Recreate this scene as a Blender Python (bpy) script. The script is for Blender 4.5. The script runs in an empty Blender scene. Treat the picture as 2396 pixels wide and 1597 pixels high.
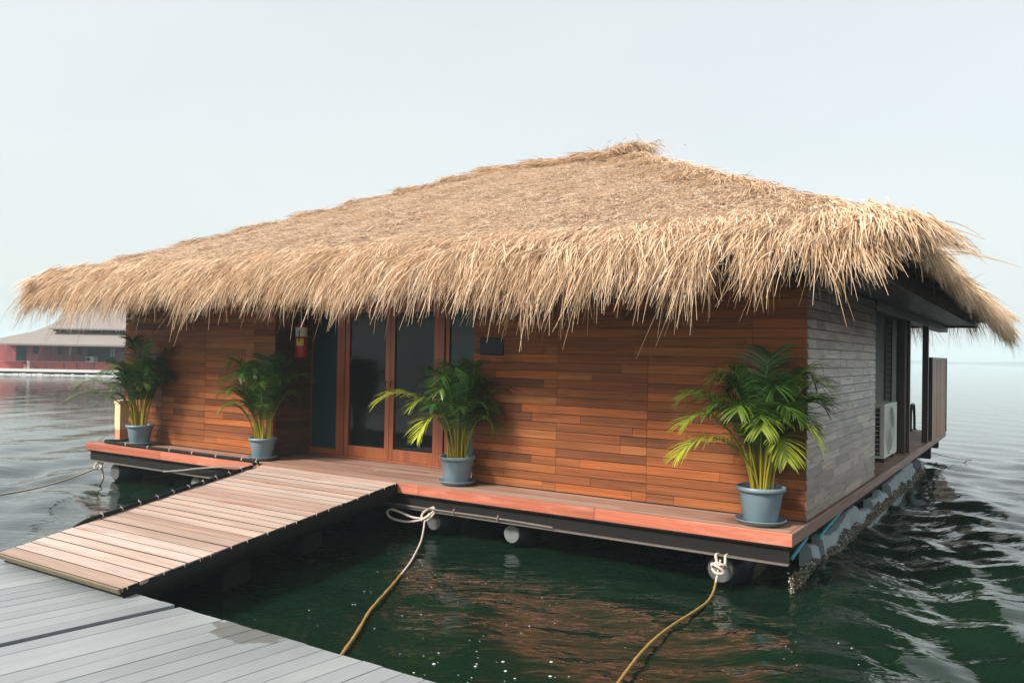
import bpy, bmesh, math, random
import numpy as np
from mathutils import Vector, Matrix
random.seed(7); rng = np.random.default_rng(11)
sc = bpy.context.scene
C = sc.collection
PI = math.pi

# ------------------------------------------------------------------ frame of reference
# world: camera above the origin looking along +Y, water at z = 0
ZC, ZD = 2.05, 0.55                       # camera height, deck height
YAW = math.radians(-33.0)
O = (2.423, 7.052)                        # front right deck corner
ux, uy = math.cos(YAW), math.sin(YAW)
vx, vy = -uy, ux
def W(a, b, c=0.0):                       # house coordinates (along front, into depth, above deck) -> world
    return Vector((O[0]+ux*a+vx*b, O[1]+uy*a+vy*b, ZD+c))

# ------------------------------------------------------------------ object helpers
def tag(o, label=None, cat=None, group=None, kind=None):
    if label: o['label'] = label
    if cat: o['category'] = cat
    if group: o['group'] = group
    if kind: o['kind'] = kind
    return o
def thing(name, label, cat, loc=(0,0,0), rz=0.0, group=None):
    o = bpy.data.objects.new(name, None); C.objects.link(o)
    o.location = loc; o.rotation_euler = (0,0,rz); o.empty_display_size = .2
    return tag(o, label, cat, group)
class MB:
    def __init__(s): s.v=[]; s.f=[]; s.m=[]; s.sm=[]
    def add(s, vs, fs, mi=0, smooth=False):
        n=len(s.v); s.v += [tuple(p) for p in vs]
        for f in fs: s.f.append([n+i for i in f]); s.m.append(mi); s.sm.append(smooth)
        return s
    def hexa(s, p, mi=0, side=None):      # 8 points: bottom 4 ccw, top 4 ccw; side: another slot for the long edges
        if side is None: return s.add(p, [(3,2,1,0),(4,5,6,7),(0,1,5,4),(1,2,6,5),(2,3,7,6),(3,0,4,7)], mi)
        n=len(s.v); s.add(p,[(3,2,1,0),(4,5,6,7),(1,2,6,5),(3,0,4,7)],mi)
        for f in ((0,1,5,4),(2,3,7,6)): s.f.append([n+i for i in f]); s.m.append(side); s.sm.append(False)
        return s
    def box(s, x0,x1,y0,y1,z0,z1, mi=0):
        return s.hexa([(x0,y0,z0),(x1,y0,z0),(x1,y1,z0),(x0,y1,z0),(x0,y0,z1),(x1,y0,z1),(x1,y1,z1),(x0,y1,z1)], mi)
    def tube(s, pts, r, n=8, mi=0, caps=True, smooth=True):
        pts=[Vector(p) for p in pts]; k=len(pts); rs = r if hasattr(r,'__len__') else [r]*k
        t0=(pts[1]-pts[0]).normalized(); a=t0.orthogonal().normalized(); vs=[]
        for i,p in enumerate(pts):
            t=(pts[min(i+1,k-1)]-pts[max(i-1,0)])
            t = t.normalized() if t.length>1e-9 else t0
            a=(a-t*a.dot(t)); a = a.normalized() if a.length>1e-9 else t.orthogonal().normalized()
            b=t.cross(a)
            for j in range(n):
                th=2*PI*j/n; vs.append(p+a*(math.cos(th)*rs[i])+b*(math.sin(th)*rs[i]))
        fs=[(i*n+j, i*n+(j+1)%n, (i+1)*n+(j+1)%n, (i+1)*n+j) for i in range(k-1) for j in range(n)]
        if not hasattr(mi,'__len__'): s.add(vs, fs, mi, smooth)
        else:
            b0=len(s.v); s.v+=[tuple(p) for p in vs]
            for q,f in enumerate(fs): s.f.append([b0+i for i in f]); s.m.append(mi[q//n]); s.sm.append(smooth)
        if caps:
            m0 = mi if not hasattr(mi,'__len__') else mi[0]
            s.add(vs[:n],[tuple(range(n-1,-1,-1))],m0); s.add(vs[-n:],[tuple(range(n))],m0 if not hasattr(mi,'__len__') else mi[-1])
        return s
    def lathe(s, prof, n=40, c=(0,0,0), mi=0, axis='z', smooth=True, rib=0.0, ribn=0):
        vs=[]
        for r,z in prof:
            for j in range(n):
                th=2*PI*j/n; rr=r*(1+(rib*(1 if j%2 else -1) if ribn else 0))
                x,y=rr*math.cos(th),rr*math.sin(th)
                q={'z':(x,y,z),'y':(x,z,y),'x':(z,x,y)}[axis]
                vs.append((c[0]+q[0],c[1]+q[1],c[2]+q[2]))
        fs=[(i*n+j,i*n+(j+1)%n,(i+1)*n+(j+1)%n,(i+1)*n+j) for i in range(len(prof)-1) for j in range(n)]
        s.add(vs,fs,mi,smooth)
        return s
    def build(s, name, mats, parent=None, bevel=0.0, seg=2):
        me=bpy.data.meshes.new(name); me.from_pydata(s.v,[],s.f)
        for m in (mats if isinstance(mats,(list,tuple)) else [mats]): me.materials.append(m)
        me.polygons.foreach_set('material_index', s.m); me.polygons.foreach_set('use_smooth', s.sm); me.update()
        o=bpy.data.objects.new(name,me); C.objects.link(o)
        if parent: o.parent=parent
        if bevel:
            b=o.modifiers.new('b','BEVEL'); b.width=bevel; b.segments=seg; b.limit_method='ANGLE'; b.angle_limit=math.radians(40)
        return o
def catmull(pts, k=8):
    pts=[Vector(p) for p in pts]; out=[]
    for i in range(len(pts)-1):
        p0=pts[max(i-1,0)];p1=pts[i];p2=pts[i+1];p3=pts[min(i+2,len(pts)-1)]
        for j in range(k):
            t=j/k
            out.append(.5*((2*p1)+(p2-p0)*t+(2*p0-5*p1+4*p2-p3)*t*t+(3*p1-p0-3*p2+p3)*t**3))
    out.append(pts[-1]); return out

# ------------------------------------------------------------------ material helpers
class NT:
    def __init__(s, name):
        s.mat=bpy.data.materials.new(name); s.mat.use_nodes=True; s.t=s.mat.node_tree; s.t.nodes.clear()
        s.out=s.t.nodes.new('ShaderNodeOutputMaterial')
    def n(s, typ, ins=None, **kw):
        nd=s.t.nodes.new('ShaderNode'+typ)
        for k,v in kw.items(): setattr(nd,k,v)
        for k,v in (ins or {}).items():
            if hasattr(v,'default_value') or isinstance(v,bpy.types.NodeSocket): s.t.links.new(v, nd.inputs[k])
            else: nd.inputs[k].default_value=v
        return nd
    def ramp(s, fac, stops, interp='LINEAR'):
        r=s.t.nodes.new('ShaderNodeValToRGB'); s.t.links.new(fac,r.inputs[0]); r.color_ramp.interpolation=interp
        e=r.color_ramp.elements
        while len(e)<len(stops): e.new(.5)
        for el,(p,c) in zip(e,stops): el.position=p; el.color=(c[0],c[1],c[2],1) if hasattr(c,'__len__') else (c,c,c,1)
        return r.outputs[0]
    def mix(s, fac, a, b, mode='MIX'):
        m=s.t.nodes.new('ShaderNodeMix'); m.data_type='RGBA'; m.blend_type=mode; m.clamp_factor=True
        for i,v in ((0,fac),(6,a),(7,b)):
            if isinstance(v,bpy.types.NodeSocket): s.t.links.new(v,m.inputs[i])
            else: m.inputs[i].default_value = v if i==0 else ((v[0],v[1],v[2],1))
        return m.outputs[2]
    def math(s, op, a, b=0.0, c=None):
        m=s.t.nodes.new('ShaderNodeMath'); m.operation=op
        for i,v in enumerate((a,b) if c is None else (a,b,c)):
            if isinstance(v,bpy.types.NodeSocket): s.t.links.new(v,m.inputs[i])
            else: m.inputs[i].default_value=v
        return m.outputs[0]
    def coords(s, scale=(1,1,1), jitter=None, which='Object'):
        tc=s.n('TexCoord').outputs[which]
        if jitter is not None:
            j=s.n('VectorMath',{0:(37.,91.,53.)},operation='SCALE'); s.t.links.new(jitter,j.inputs['Scale'])
            tc=s.n('VectorMath',{0:tc,1:j.outputs[0]},operation='ADD').outputs[0]
        return s.n('VectorMath',{0:tc,1:scale},operation='MULTIPLY').outputs[0]
    def noise(s, vec, scale=1., detail=4., rough=.55, dist=0.):
        return s.n('TexNoise',{'Vector':vec,'Scale':scale,'Detail':detail,'Roughness':rough,'Distortion':dist}).outputs[0]
    def bump(s, h, strength=.3, dist=.01):
        return s.n('Bump',{'Height':h,'Strength':strength,'Distance':dist}).outputs[0]
    def pbr(s, color, rough=.5, normal=None, **kw):
        b=s.n('BsdfPrincipled')
        def put(k,v):
            if isinstance(v,bpy.types.NodeSocket): s.t.links.new(v,b.inputs[k])
            else: b.inputs[k].default_value = (v[0],v[1],v[2],1) if hasattr(v,'__len__') and len(v)==3 and 'Color' in k or k=='Base Color' and hasattr(v,'__len__') else v
        put('Base Color',color); put('Roughness',rough)
        if normal is not None: put('Normal',normal)
        for k,v in kw.items(): put(k.replace('_',' '),v)
        s.t.links.new(b.outputs[0],s.out.inputs[0]); return b
def plain(name, col, rough=.5, var=.15, scale=8., bump=.0, **kw):
    N=NT(name); c=N.coords((1,1,1)); nz=N.noise(c,scale,5,.6)
    colr=N.mix(nz,[x*(1-var) for x in col],[min(1,x*(1+var)) for x in col])
    N.pbr(colr,rough,N.bump(nz,bump,.01) if bump else None,**kw); return N.mat
def wood(name, ramp, rough=(.35,.6), grain=(1.2,30,30), coat=0., bump=.25, stain=None, gd=.45, spec=.5):
    N=NT(name); rnd=N.n('NewGeometry').outputs['Random Per Island']
    c=N.coords((1,1,1),rnd)
    base=N.ramp(rnd,ramp)
    g=N.noise(N.n('VectorMath',{0:c,1:grain},operation='MULTIPLY').outputs[0],1.,6,.65,.6)
    g2=N.noise(N.n('VectorMath',{0:c,1:tuple(x*.22 for x in grain)},operation='MULTIPLY').outputs[0],1.,3,.5,1.2)
    gr=N.ramp(g,[(.25,1-gd),(.5,.9),(.78,1.18)])
    col=N.mix(1.,base,gr,'MULTIPLY')
    gr2=N.ramp(g2,[(.3,.7),(.65,1.2)])
    col=N.mix(.8,col,gr2,'MULTIPLY')
    if stain:
        b=N.noise(N.coords(stain[1]),1.,5,.65,.4)
        col=N.mix(N.ramp(b,[(stain[2],0.),(stain[3],1.)]),col,stain[0])
    r=N.ramp(g,[(.2,rough[1]),(.8,rough[0])])
    N.pbr(col,r,N.bump(g,bump,.004),Coat_Weight=coat,Coat_Roughness=.25,Specular_IOR_Level=spec); return N.mat

M={}
M['wall']=wood('wall_wood',[(0, (0.1134, 0.0341, 0.0111)), (0.1, (0.1587, 0.0481, 0.0153)), (0.25, (0.2343, 0.0727, 0.0202)), (0.42, (0.2079, 0.0587, 0.0159)), (0.55, (0.2872, 0.0953, 0.0251)), (0.7, (0.3249, 0.1149, 0.0308)), (0.8, (0.2721, 0.0798, 0.0209)), (0.9, (0.3174, 0.0903, 0.0216)), (1, (0.3552, 0.0973, 0.0223))],rough=(.5,.7),grain=(1.6,40,55),bump=.35,gd=.55,spec=.22,stain=((.07,.03,.014),(1.1,1.,4.5),.58,.8))
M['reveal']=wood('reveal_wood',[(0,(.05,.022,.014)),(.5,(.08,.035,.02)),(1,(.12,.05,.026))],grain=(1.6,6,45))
M['sidewall']=wood('weathered_wall_wood',[(0,(.11,.052,.03)),(.25,(.17,.086,.052)),(.5,(.225,.125,.08)),(.75,(.28,.17,.118)),(1,(.34,.235,.175))],spec=.35,rough=(.25,.5),grain=(30,1.8,46),bump=.3,coat=.08,stain=((.06,.04,.03),(9,3.,22),.56,.63))
M['deck']=wood('deck_wood',[(0,(.24,.125,.085)),(.4,(.31,.17,.12)),(.7,(.37,.215,.16)),(1,(.36,.24,.19))],rough=(.5,.75),grain=(1.5,35,35),bump=.3,stain=((.3,.2,.16),(.8,3,3),.5,.75))
M['ramp']=wood('ramp_wood',[(0,(.34,.225,.175)),(.25,(.43,.3,.24)),(.5,(.48,.365,.305)),(.75,(.49,.335,.262)),(1,(.5,.4,.35))],rough=(.5,.75),grain=(1.3,22,30),bump=.3,gd=.3,stain=((.36,.13,.08),(.9,4,3),.58,.74))
M['fascia']=wood('fascia_wood',[(0,(.36,.088,.045)),(.5,(.42,.115,.062)),(1,(.47,.155,.09))],rough=(.45,.7),grain=(1.2,30,30),bump=.25,gd=.3,stain=((.55,.25,.17),(1.2,3,9),.52,.78))
M['sidefascia']=wood('side_fascia_wood',[(0,(.22,.12,.085)),(.5,(.28,.16,.12)),(1,(.33,.2,.16))],rough=(.4,.65),grain=(30,1.2,30),gd=.3)
M['frame']=wood('frame_wood',[(0,(.24,.062,.02)),(.5,(.29,.08,.026)),(1,(.34,.098,.03))],rough=(.35,.5),grain=(30,30,1.5),bump=.15,gd=.3)
M['screen']=wood('screen_wood',[(0,(.22,.075,.028)),(.35,(.4,.15,.05)),(.7,(.5,.19,.06)),(1,(.54,.27,.11))],grain=(30,30,1.4),gd=.4)
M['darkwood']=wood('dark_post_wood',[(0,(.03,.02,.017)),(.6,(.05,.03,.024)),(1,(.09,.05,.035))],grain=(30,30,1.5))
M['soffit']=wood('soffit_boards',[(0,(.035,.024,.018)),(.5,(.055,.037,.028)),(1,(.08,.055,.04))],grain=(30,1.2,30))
M['ceiling']=plain('terrace_ceiling',(.42,.4,.37),.7,.1,3)
M['steel']=plain('black_steel',(.013,.0125,.012),.75,.4,6,.1,Specular_IOR_Level=.14)
M['steeledge']=plain('worn_steel_edge',(.12,.1,.085),.7,.4,20,.2)
M['black']=plain('black_rubber',(.012,.012,.0125),.7,.4,10,.3,Specular_IOR_Level=.14)
M['blackmetal']=plain('black_metal',(.016,.018,.02),.4,.2,10)
M['pontoon']=plain('pontoon_plastic',(.011,.0115,.013),.38,.3,5,Specular_IOR_Level=.14)
M['algae']=plain('algae_band',(.06,.045,.015),.7,.5,30,.6)
M['cap']=plain('pontoon_cap',(.13,.145,.145),.7,.4,22,.3)
M['dirtycap']=plain('dirty_pontoon_cap',(.075,.08,.08),.7,.6,16,.4)
M['clip']=plain('clip_plastic',(.4,.34,.27),.6,.3,9)
M['gapshade']=plain('gap_shade_edge',(.035,.024,.018),.9,.4,20)  # shade of the gaps between gangway boards, painted onto their side faces
M['foam']=plain('pale_foam',(.25,.3,.315),.65,.3,7,.3)
M['teal']=plain('teal_bracket',(.03,.3,.34),.5,.2,8)
M['pot']=plain('pot_plastic',(.16,.23,.265),.42,.08,4)
M['soil']=plain('soil',(.03,.022,.015),.9,.5,60,.8)
M['acwhite']=plain('ac_paint',(.66,.65,.58),.45,.06,3)
M['acdark']=plain('ac_inside',(.018,.018,.018),.6,.2,9)
M['red']=plain('red_paint',(.34,.015,.02),.3,.1,5)
M['paper']=plain('label_paper',(.62,.6,.56),.6,.12,25)
M['yellow']=plain('yellow_label',(.6,.42,.03),.5,.12,25)
M['plaque']=plain('plaque_metal',(.014,.016,.022),.38,.2,9,Specular_IOR_Level=.14)
M['rope']=None
M['cream']=plain('cream_paint',(.7,.55,.32),.6,.1,6)
M['salmon']=plain('salmon_paint',(.55,.25,.15),.6,.15,9)
M['leafdry']=plain('dry_leaf',(.6,.42,.12),.6,.2,30)
M['foamwhite']=plain('bubble_foam',(.5,.53,.5),.4,.1,30)

def rope_mat(name, a, b):
    N=NT(name); w=N.n('TexWave',{'Vector':N.coords((1,1,1)),'Scale':34.,'Distortion':1.5,'Detail':2.},wave_type='BANDS',bands_direction='DIAGONAL')
    nz=N.noise(N.coords((1,1,1)),25,4)
    col=N.mix(nz,a,b); col=N.mix(.5,col,N.ramp(w.outputs[1],[(0,.45),(.6,1.)]),'MULTIPLY')
    N.pbr(col,.8,N.bump(w.outputs[1],.9,.006)); return N.mat
M['rope']=rope_mat('rope_fibre',(.62,.5,.42),(.78,.7,.63))
M['ropealgae']=rope_mat('algae_rope_fibre',(.2,.11,.025),(.58,.34,.07))
M['ropegrey']=rope_mat('grey_cord',(.2,.19,.17),(.36,.33,.29))

def glass(name, col, rough, spec=.5):
    N=NT(name); nz=N.noise(N.coords((1,1,1)),.9,2)
    N.pbr(col,rough,N.bump(nz,.012,.05),Specular_IOR_Level=spec); return N.mat
M['doorglass']=glass('door_glass',(.006,.01,.01),.03,.22)
M['tealglass']=glass('frosted_glass',(.014,.045,.052),.2,.25)
M['paleglass']=glass('pale_glass',(.2,.25,.26),.12,.7)

def straw(name,stops,patch=.4):
    N=NT(name); a=N.n('Attribute',attribute_name='tone').outputs['Fac']
    big=N.noise(N.coords((1,1,1)),1.1,4,.6); f=N.math('ADD',a,N.math('MULTIPLY',N.math('SUBTRACT',big,.5),patch))
    col=N.ramp(f,stops)
    d=N.n('BsdfPrincipled',{'Base Color':col,'Roughness':.6,'Specular IOR Level':.35})
    t=N.n('BsdfTranslucent',{'Color':col}); m=N.n('MixShader',{0:.22,1:d.outputs[0],2:t.outputs[0]})
    N.t.links.new(m.outputs[0],N.out.inputs[0]); return N.mat
M['straw']=straw('straw',[(0.,(.1,.055,.025)),(.16,(.27,.16,.08)),(.38,(.55,.37,.225)),(.62,(.7,.52,.355)),(.82,(.76,.58,.41)),(1.,(.78,.65,.5))])
M['greystraw']=straw('weathered_straw',[(0.,(.12,.075,.04)),(.18,(.36,.24,.15)),(.42,(.6,.44,.31)),(.7,(.72,.56,.42)),(1.,(.77,.64,.51))],.3)
def thatch_base():
    N=NT('thatch_mat'); c=N.coords((1,1,1)); n1=N.noise(c,26,6,.7); n2=N.noise(c,1.2,4)
    col=N.ramp(n1,[(.3,(.26,.18,.12)),(.5,(.52,.39,.28)),(.7,(.68,.53,.41))]); col=N.mix(.6,col,N.ramp(n2,[(.3,.75),(.7,1.1)]),'MULTIPLY')
    N.pbr(col,.8,N.bump(n1,.8,.04)); return N.mat
M['thatch']=thatch_base()
def leafm():
    N=NT('palm_leaf'); y=N.n('Attribute',attribute_name='yel').outputs['Fac']
    rnd=N.n('NewGeometry').outputs['Random Per Island']
    g=N.mix(rnd,(.008,.042,.009),(.035,.12,.018)); col=N.mix(y,g,(.42,.46,.03))
    d=N.n('BsdfPrincipled',{'Base Color':col,'Roughness':.36,'Specular IOR Level':.45})
    t=N.n('BsdfTranslucent',{'Color':N.mix(.35,col,(.15,.3,.02))}); m=N.n('MixShader',{0:.14,1:d.outputs[0],2:t.outputs[0]})
    N.t.links.new(m.outputs[0],N.out.inputs[0]); return N.mat
M['leaf']=leafm()
def stemm():
    N=NT('palm_stem'); y=N.n('Attribute',attribute_name='yel').outputs['Fac']
    N.pbr(N.mix(y,(.05,.13,.015),(.46,.36,.025)),.4); return N.mat
M['stem']=stemm()

# ------------------------------------------------------------------ water
def water_height(X,Y,sp):
    X=np.asarray(X,float); Y=np.asarray(Y,float); Z=np.zeros_like(X)
    # the open side is choppier than the pocket between house and pier
    lu=(X-O[0])*ux+(Y-O[1])*uy; lv=(X-O[0])*vx+(Y-O[1])*vy
    sg=lambda q: 1/(1+np.exp(np.clip(q,-40,40)))
    pocket=sg((lu-.3)*1.5)*sg(-(lv+4.5)*3)*sg((lv-1.5)*3)*sg((-lu-9)*1.5)
    far=sg((np.hypot(X-2,Y-6)-13)*.45)
    amp=(.28+1.75*far)*(1.0-.74*pocket)
    r2=np.random.default_rng(5)
    for k in range(44):
        lam=.26*(10.)**(r2.random()); th=math.radians(205+r2.normal(0,36)); K=2*PI/lam
        A=.0036*lam**1.0*(.6+.8*r2.random()); ph=r2.random()*2*PI
        arg=K*(X*math.cos(th)+Y*math.sin(th))+ph
        Z+=A*np.clip((lam/sp-2.5)/3,0,1)*(np.sin(arg)+.22*np.sin(2*arg+.6))
    return Z*amp
def make_water():
    n=430; b=.0172; a=2.7
    i=np.arange(-n,n+1); ax=a*np.sinh(b*i)
    X,Y=np.meshgrid(ax+2.0,ax+7.0,indexing='ij')
    dx=b*np.sqrt((X-2)**2+a*a); dy=b*np.sqrt((Y-7)**2+a*a)
    Z=water_height(X,Y,np.maximum(dx,dy))
    m=len(ax); vs=np.stack([X,Y,Z],-1).reshape(-1,3)
    ii,jj=np.meshgrid(np.arange(m-1),np.arange(m-1),indexing='ij')
    q=np.stack([ii*m+jj,(ii+1)*m+jj,(ii+1)*m+jj+1,ii*m+jj+1],-1).reshape(-1,4)
    N=NT('lake_water')
    c=N.coords((1,1,0)); n1=N.noise(N.n('VectorMath',{0:c,1:(1.6,3.4,1)},operation='MULTIPLY').outputs[0],1.,3,.55,.3)
    n2=N.noise(N.n('VectorMath',{0:c,1:(.25,.6,1)},operation='MULTIPLY').outputs[0],1.,3,.5,.2)
    n3=N.noise(N.n('VectorMath',{0:c,1:(6,9,1)},operation='MULTIPLY').outputs[0],1.,2,.5,.2)
    h=N.math('ADD',N.math('ADD',N.math('MULTIPLY',n1,.11),N.math('MULTIPLY',n2,.1)),N.math('MULTIPLY',n3,.006))
    cl=N.noise(N.coords((.35,.35,0)),1.,3)
    col=N.mix(cl,(.003,.0115,.006),(.0055,.0185,.009))
    fv=N.n('VectorMath',{0:N.n('VectorMath',{0:N.coords((1,1,0)),1:(2.,6.,0)},operation='SUBTRACT').outputs[0]},operation='LENGTH').outputs['Value']
    near=N.math('DIVIDE',1.,N.math('ADD',1.,N.math('POWER',N.math('DIVIDE',fv,11.),2.)))
    n4=N.noise(N.n('VectorMath',{0:c,1:(4.2,8.2,1)},operation='MULTIPLY').outputs[0],1.,2.5,.5,.5)
    b1=N.bump(h,.07,1.); b2=N.n('Bump',{'Height':N.math('MULTIPLY',n4,near),'Strength':1.,'Distance':.012,'Normal':b1}).outputs[0]
    N.pbr(col,.006,b2,IOR=1.45)
    o=npmesh('water',vs,q,N.mat,smooth=True); tag(o,kind='structure'); return o
def npmesh(name, vs, quads, mat, parent=None, smooth=False, attrs=None):
    me=bpy.data.meshes.new(name); nv=len(vs); nq=len(quads)
    me.vertices.add(nv); me.vertices.foreach_set('co',np.ascontiguousarray(vs,dtype=np.float32).ravel())
    me.loops.add(nq*4); me.loops.foreach_set('vertex_index',np.ascontiguousarray(quads,dtype=np.int32).ravel())
    me.polygons.add(nq); me.polygons.foreach_set('loop_start',np.arange(0,nq*4,4,dtype=np.int32))
    me.polygons.foreach_set('loop_total',np.full(nq,4,dtype=np.int32))
    if smooth: me.polygons.foreach_set('use_smooth',np.ones(nq,dtype=bool))
    for k,arr in (attrs or {}).items():
        at=me.attributes.new(k,'FLOAT','POINT'); at.data.foreach_set('value',np.ascontiguousarray(arr,dtype=np.float32))
    me.materials.append(mat); me.update(calc_edges=True); me.validate()
    o=bpy.data.objects.new(name,me); C.objects.link(o)
    if parent: o.parent=parent
    return o
make_water()

# ------------------------------------------------------------------ the floating house
house=thing('floating_house','floating timber house with shaggy thatched hip roof on black pontoons','house',(O[0],O[1],ZD),YAW)
UL,DV=-10.85,12.83        # left end of the house, depth of its deck
WV=.62                    # front wall plane
ZT=2.27                   # soffit height
def plank_rows(mb, axis, a0, a1, z0, z1, fixed, sign, pitch=.0935, joints=None, seg=None, lap=.008, gap=.003):
    """horizontal cladding; axis 'u' runs along the front at v=fixed, 'v' along the side at u=fixed"""
    z=z0
    while z<z1-.01:
        zt=min(z+pitch,z1); cuts=[a0]
        if joints:
            for j in joints:
                if a0+.05<j<a1-.05:
                    if random.random()<.86: cuts.append(j)
            for k in range(len(joints)-1):
                if random.random()<.38:
                    x=joints[k]+(joints[k+1]-joints[k])*random.choice((.28,.4,.6,.72,.85))
                    if a0+.1<x<a1-.1: cuts.append(x)
        else:
            x=a0
            while True:
                x+=random.choice(seg)
                if x>a1-.12: break
                cuts.append(x)
        cuts=sorted(cuts)+[a1]
        for p,q in zip(cuts[:-1],cuts[1:]):
            j=random.uniform(0,.0025); g=gap*.6; zz0,zz1=z+gap,zt-gap
            fo=fixed+sign*(lap+j); fi=fixed+sign*j; bk=fixed-sign*.018
            if axis=='u':
                P=[(p+g,fo,zz0),(q-g,fo,zz0),(q-g,bk,zz0),(p+g,bk,zz0),(p+g,fi,zz1),(q-g,fi,zz1),(q-g,bk,zz1),(p+g,bk,zz1)]
            else:
                P=[(fo,p+g,zz0),(fo,q-g,zz0),(bk,q-g,zz0),(bk,p+g,zz0),(fi,p+g,zz1),(fi,q-g,zz1),(bk,q-g,zz1),(bk,p+g,zz1)]
                if sign<0: P=[P[1],P[0],P[3],P[2],P[5],P[4],P[7],P[6]]
            if axis=='u' and sign>0: P=[P[1],P[0],P[3],P[2],P[5],P[4],P[7],P[6]]
            mb.hexa(P)
        z=zt
JF=[-3.82,-2.69,-1.62,-.55]
mb=MB(); plank_rows(mb,'u',-3.82,-.045,.012,ZT,WV,-1,joints=[-4.9]+JF+[.5]); wr=mb.build('front_wall',M['wall'],house)
mb=MB(); mb.box(-3.8,-.07,WV+.021,WV+.16,.0,ZT); mb.build('wall_backing',M['darkwood'],wr)
JL=[-11.9,-10.83,-9.8,-8.75,-7.68,-6.6]
mb=MB(); plank_rows(mb,'u',UL+.02,-7.235,.012,ZT,WV,-1,joints=JL); wl=mb.build('front_wall',M['wall'],house)
mb=MB(); mb.box(UL+.05,-7.26,WV+.021,WV+.16,.0,ZT); mb.build('wall_backing',M['darkwood'],wl)
mb=MB(); plank_rows(mb,'v',WV-.002,4.2,.012,ZT,-.04,1,seg=(.32,.48,.64,.8,.96),lap=.012,gap=.0042); ws=mb.build('side_wall',M['sidewall'],house)
mb=MB(); mb.box(-.2,-.061,WV+.17,4.17,.0,ZT); mb.build('wall_backing',M['darkwood'],ws)
# reveal of the entrance bay, rear parts of the box
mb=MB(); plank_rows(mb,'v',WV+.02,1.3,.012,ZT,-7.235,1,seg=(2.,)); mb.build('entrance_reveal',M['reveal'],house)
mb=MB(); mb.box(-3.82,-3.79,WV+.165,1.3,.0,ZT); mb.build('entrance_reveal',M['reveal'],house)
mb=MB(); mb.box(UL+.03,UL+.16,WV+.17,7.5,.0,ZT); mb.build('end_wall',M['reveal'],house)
mb=MB(); mb.box(UL+.17,-.7,7.4,7.5,.0,ZT); mb.build('back_wall',M['sidewall'],house)
# entrance: two glazed doors between two fixed panes
VD=1.3
def frame(mb,a0,a1,z0,z1,v0,v1,w,wb=None):
    wb=wb or w
    mb.box(a0,a0+w,v0,v1,z0,z1); mb.box(a1-w,a1,v0,v1,z0,z1)
    mb.box(a0+w,a1-w,v0,v1,z0,z0+wb); mb.box(a0+w,a1-w,v0,v1,z1-w,z1)
def pane(name,mat,a0,a1,z0,z1,v,parent):
    mb=MB(); mb.box(a0,a1,v,v+.012,z0,z1); return mb.build(name,mat,parent)
ZH=2.12
mb=MB(); mb.box(-7.235,-3.82,VD-.03,VD+.08,ZH,ZT); mb.build('door_header',M['frame'],house,.004)
mb=MB(); mb.box(-7.235,-3.82,VD-.05,VD+.08,.0,.03); mb.build('door_sill',M['frame'],house,.004)
mb=MB(); frame(mb,-7.3,-6.64,.03,ZH,VD-.01,VD+.06,.07); w1=mb.build('window',M['frame'],house,.004)
pane('pane',M['tealglass'],-7.23,-6.71,.10,ZH-.07,VD+.02,w1)
mb=MB(); mb.box(-6.638,-6.545,VD-.03,VD+.07,.03,ZH); mb.build('door_post',M['frame'],house,.004)
mb=MB(); mb.box(-4.865,-4.765,VD-.03,VD+.07,.03,ZH); mb.build('door_post',M['frame'],house,.004)
for a0,a1,hx in ((-6.543,-5.706,-5.745),(-5.702,-4.867,-5.663)):
    mb=MB(); frame(mb,a0,a1,.03,ZH,VD-.015,VD+.045,.078,.15); d=mb.build('door',M['frame'],house,.004)
    pane('pane',M['doorglass'],a0+.078,a1-.078,.18,ZH-.078,VD+.01,d)
    mb=MB(); mb.tube([(hx,VD-.015,.98),(hx,VD-.05,.98),(hx,VD-.05,1.02),(hx,VD-.05,1.1),(hx,VD-.015,1.1)],.008,8); mb.build('handle',M['blackmetal'],d)
mb=MB(); frame(mb,-4.76,-3.825,.03,ZH,VD-.005,VD+.06,.06); w2=mb.build('window',M['frame'],house,.004)
pane('pane',M['tealglass'],-4.7,-3.885,.09,ZH-.06,VD+.02,w2)
# side bay behind the air conditioner: a pale return wall with a narrow window
mb=MB(); mb.box(-.78,-.7,4.2,7.44,.0,ZT); mb.build('bay_inner_wall',M['sidewall'],house)
mb=MB(); mb.box(-.71,-.2,4.06,4.19,.0,ZT); mb.build('bay_return_wall',M['sidewall'],house)
mb=MB(); z=.0
while z<ZT-.02: mb.box(-.698,-.415,7.44,7.47,z+.0015,min(z+.19,ZT)-.0015); z+=.19
mb.box(-.3,-.245,7.42,7.47,.0,ZT); mb.build('pale_wall',plain('pale_cladding',(.5,.56,.56),.35,.1,3.),house)
mb=MB(); frame(mb,-.414,-.302,.3,ZT-.02,7.42,7.47,.018); wn=mb.build('window',M['darkwood'],house)
mb=MB(); z=.32
while z<ZT-.06: mb.hexa([(-.395,7.43,z),(-.321,7.43,z),(-.321,7.452,z+.01),(-.395,7.452,z+.01),(-.395,7.434,z+.085),(-.321,7.434,z+.085),(-.321,7.456,z+.085),(-.395,7.456,z+.085)]); z+=.095
mb.build('louvre',M['paleglass'],wn)
mb=MB(); mb.box(-.7,-.12,7.475,7.56,.0,ZT); mb.build('bay_fin_wall',M['darkwood'],house)
mb=MB(); mb.box(-.2,-.11,7.44,7.6,.0,ZT); mb.box(-.135,-.06,7.62,7.7,.0,ZT); mb.build('post',M['darkwood'],house,.005)
mb=MB(); mb.box(-.12,-.02,9.72,9.83,.0,ZT); mb.build('post',M['darkwood'],house,.005)
mb=MB(); mb.box(UL+.05,UL+.16,9.72,9.83,.0,ZT); mb.build('post',M['darkwood'],house,.005)
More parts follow.
